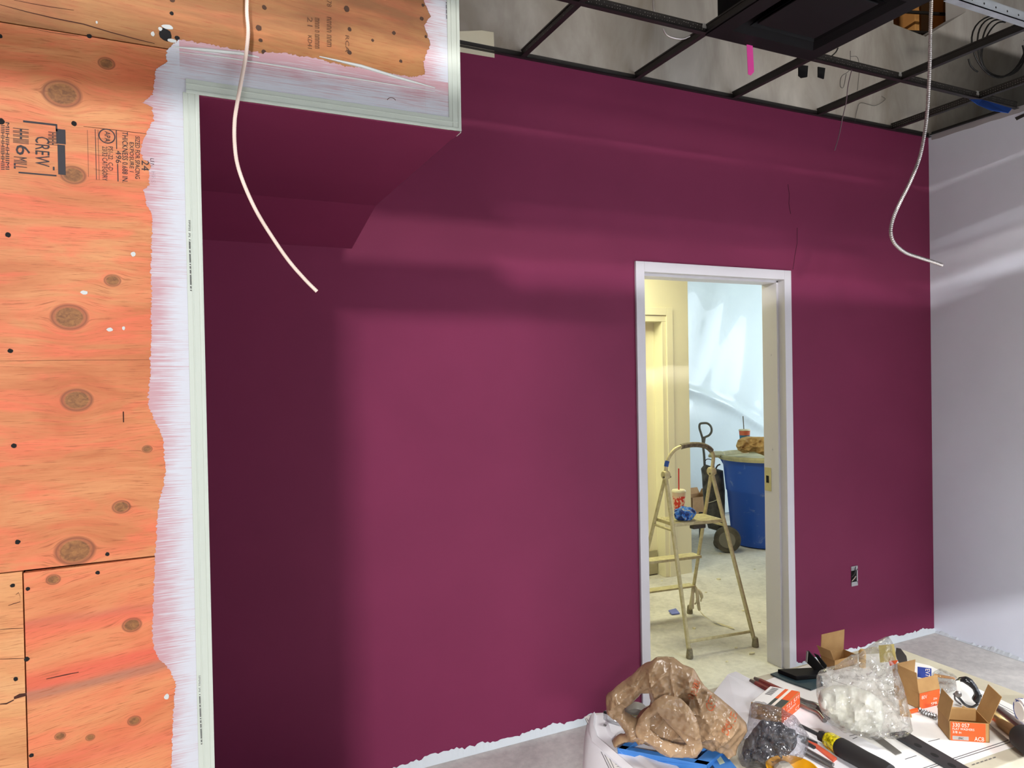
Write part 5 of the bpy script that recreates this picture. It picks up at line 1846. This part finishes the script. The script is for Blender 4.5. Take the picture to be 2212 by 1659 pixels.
# blue card, small parts bag, wire ties, black goggles strap
O = T(1995, 1477)
cd_ = thing('blue_card', O, 'small blue and white card standing behind the orange fronted carton', 'card')
q = [on_plane(u, v, O, nb1) for u, v in ((1974, 1440), (2011, 1444), (2012, 1478), (1978, 1476))]
MB().prism(q, -nb1 * .0015).build('card', M_PAPER, cd_)
q = [on_plane(u, v, O + nb1 * .0004, nb1) for u, v in ((1982, 1440), (2012, 1444), (2012, 1470), (1982, 1462))]
MB().prism(q, -nb1 * .0003).build('blue_print', mat('royal blue print', (34, 66, 160), .5), cd_)
Oq = on_plane(1999, 1445, O + nb1 * .001, nb1)
text('EV73', Oq, on_plane(1999, 1466, O + nb1 * .001, nb1) - Oq, on_plane(2009, 1445, O + nb1 * .001, nb1) - Oq, M_WINK, cd_, 'card_print')
pb_ = thing('parts_bag', T(2045, 1480), 'small clear parts bag with an orange strip beside the blue card', 'plastic bag')
Pq, nq = T(2045, 1490), Vector((0, 0, 1))
pbm = puff([T(u, v, .012) for u, v in ((2014, 1456), (2030, 1447), (2066, 1462), (2074, 1490), (2050, 1500), (2020, 1490))], T(2045, 1480, .012), Vector((0, 0, 1)), .008, .005, .004, 80, 81, up=(0, 1, 0))
pbm.build('film', M_FILM, pb_, smooth=70)
MB().prism([T(u, v, .021) for u, v in ((2018, 1456), (2060, 1463), (2064, 1468), (2018, 1462))], (0, 0, .001)).build('orange_strip', mat('orange strip', (232, 164, 84), .5), pb_)
tw = thing('wire_ties', T(2040, 1512), 'bundle of fine bright wire ties in front of the parts bag', 'wire')
for k in range(5):
    MB().tube(spline([T(2030 + 2 * k, 1500 + k, .004 + .001 * k), T(2040 + 2 * k, 1512 + k, .006), T(2052, 1522 - k, .004), T(2050 - k, 1508 - 2 * k, .007)], 6), .0012, 5).build('tie', M_STEEL, tw, smooth=True)
go = thing('black_goggles', T(2100, 1525), 'black wrap-around goggles lying between the parts bag and the washers carton', 'goggles')
Pg2, ng2 = face_plane(2100, 1529)
arc = [(2063, 1470), (2072, 1462), (2088, 1460), (2100, 1467), (2110, 1480), (2121, 1502), (2119, 1514), (2112, 1522), (2104, 1516), (2098, 1508), (2104, 1498), (2100, 1488), (2090, 1480), (2078, 1472)]
gm = puff([on_plane(u, v, Pg2, ng2) for u, v in arc], Pg2, ng2, .012, .004, .002, 60, 91)
gm.v = zf(gm)
gm.build('shield', mat('glossy black plastic', (30, 31, 33), .22), go, smooth=60)
MB().tube(spline([on_plane(u, v, Pg2 + ng2 * .012, ng2) for u, v in ((2060, 1498), (2072, 1508), (2085, 1522), (2100, 1527), (2113, 1520))], 5), .0032, 8).build('arm', mat('dark smoke plastic', (70, 72, 76), .25), go, smooth=True)
MB().tube(spline([on_plane(u, v, Pg2 + ng2 * .012, ng2) for u, v in ((2062, 1502), (2064, 1512), (2076, 1522))], 5), .002, 8).build('arm', M_WIRE, go, smooth=True)
MB().prism([on_plane(u, v, Pg2 + ng2 * .014, ng2) for u, v in ((2065, 1471), (2074, 1470), (2076, 1494), (2068, 1494))], -ng2 * .003).build('white_tag', M_PAPER, go)
MB().lathe(on_plane(2070, 1498, Pg2 + ng2 * .01, ng2), [(.004, 0), (.008, .002), (.008, .006), (.004, .008)], 14, ax=ng2).build('swivel', M_STEEL, go, smooth=True)

# bronze cylinder with a black end, at the right of the table
a_, b_ = T(2143, 1541, .031), T(2208, 1592, .031)
ax_ = (b_ - a_).normalized()
cy = thing('bronze_cylinder', (a_ + b_) / 2 - Vector((0, 0, .03)), 'polished bronze metal cylinder with a black rubber end leaning at the right', 'cylinder')
L = (b_ - a_).length
MB().lathe(a_, [(.0, 0), (.0255, .0), (.0265, .003), (.0265, L)], 36, ax=ax_).build('barrel', mat('polished bronze', (150, 130, 114), .18, .9, var=.03), cy, smooth=35)
MB().lathe(a_ + ax_ * L, [(.027, -.004), (.029, .0), (.0295, .05), (.027, .056), (.012, .058), (.008, .05)], 30, ax=ax_).build('rubber_end', M_BLKR, cy, smooth=35)

# white and blue can lying at the table edge
c = T(2222, 1537, .031)
cn = thing('paint_can', Vector((c.x, c.y, ZTAB)), 'white and blue printed can at the right edge of the table', 'can')
ax_ = Vector((.85, -.5, .0)).normalized()
MB().lathe(c - ax_ * .02, [(.022, 0), (.029, .0), (.030, .003), (.030, .11), (.026, .115)], 28, ax=ax_).build('can_body', cupprint('blue can print', (238, 238, 240), (44, 72, 160)), cn, smooth=35)
MB().lathe(c - ax_ * .022, [(.002, 0), (.021, 0), (.0225, .002)], 24, ax=ax_).build('can_base', M_PAPER, cn, smooth=35)
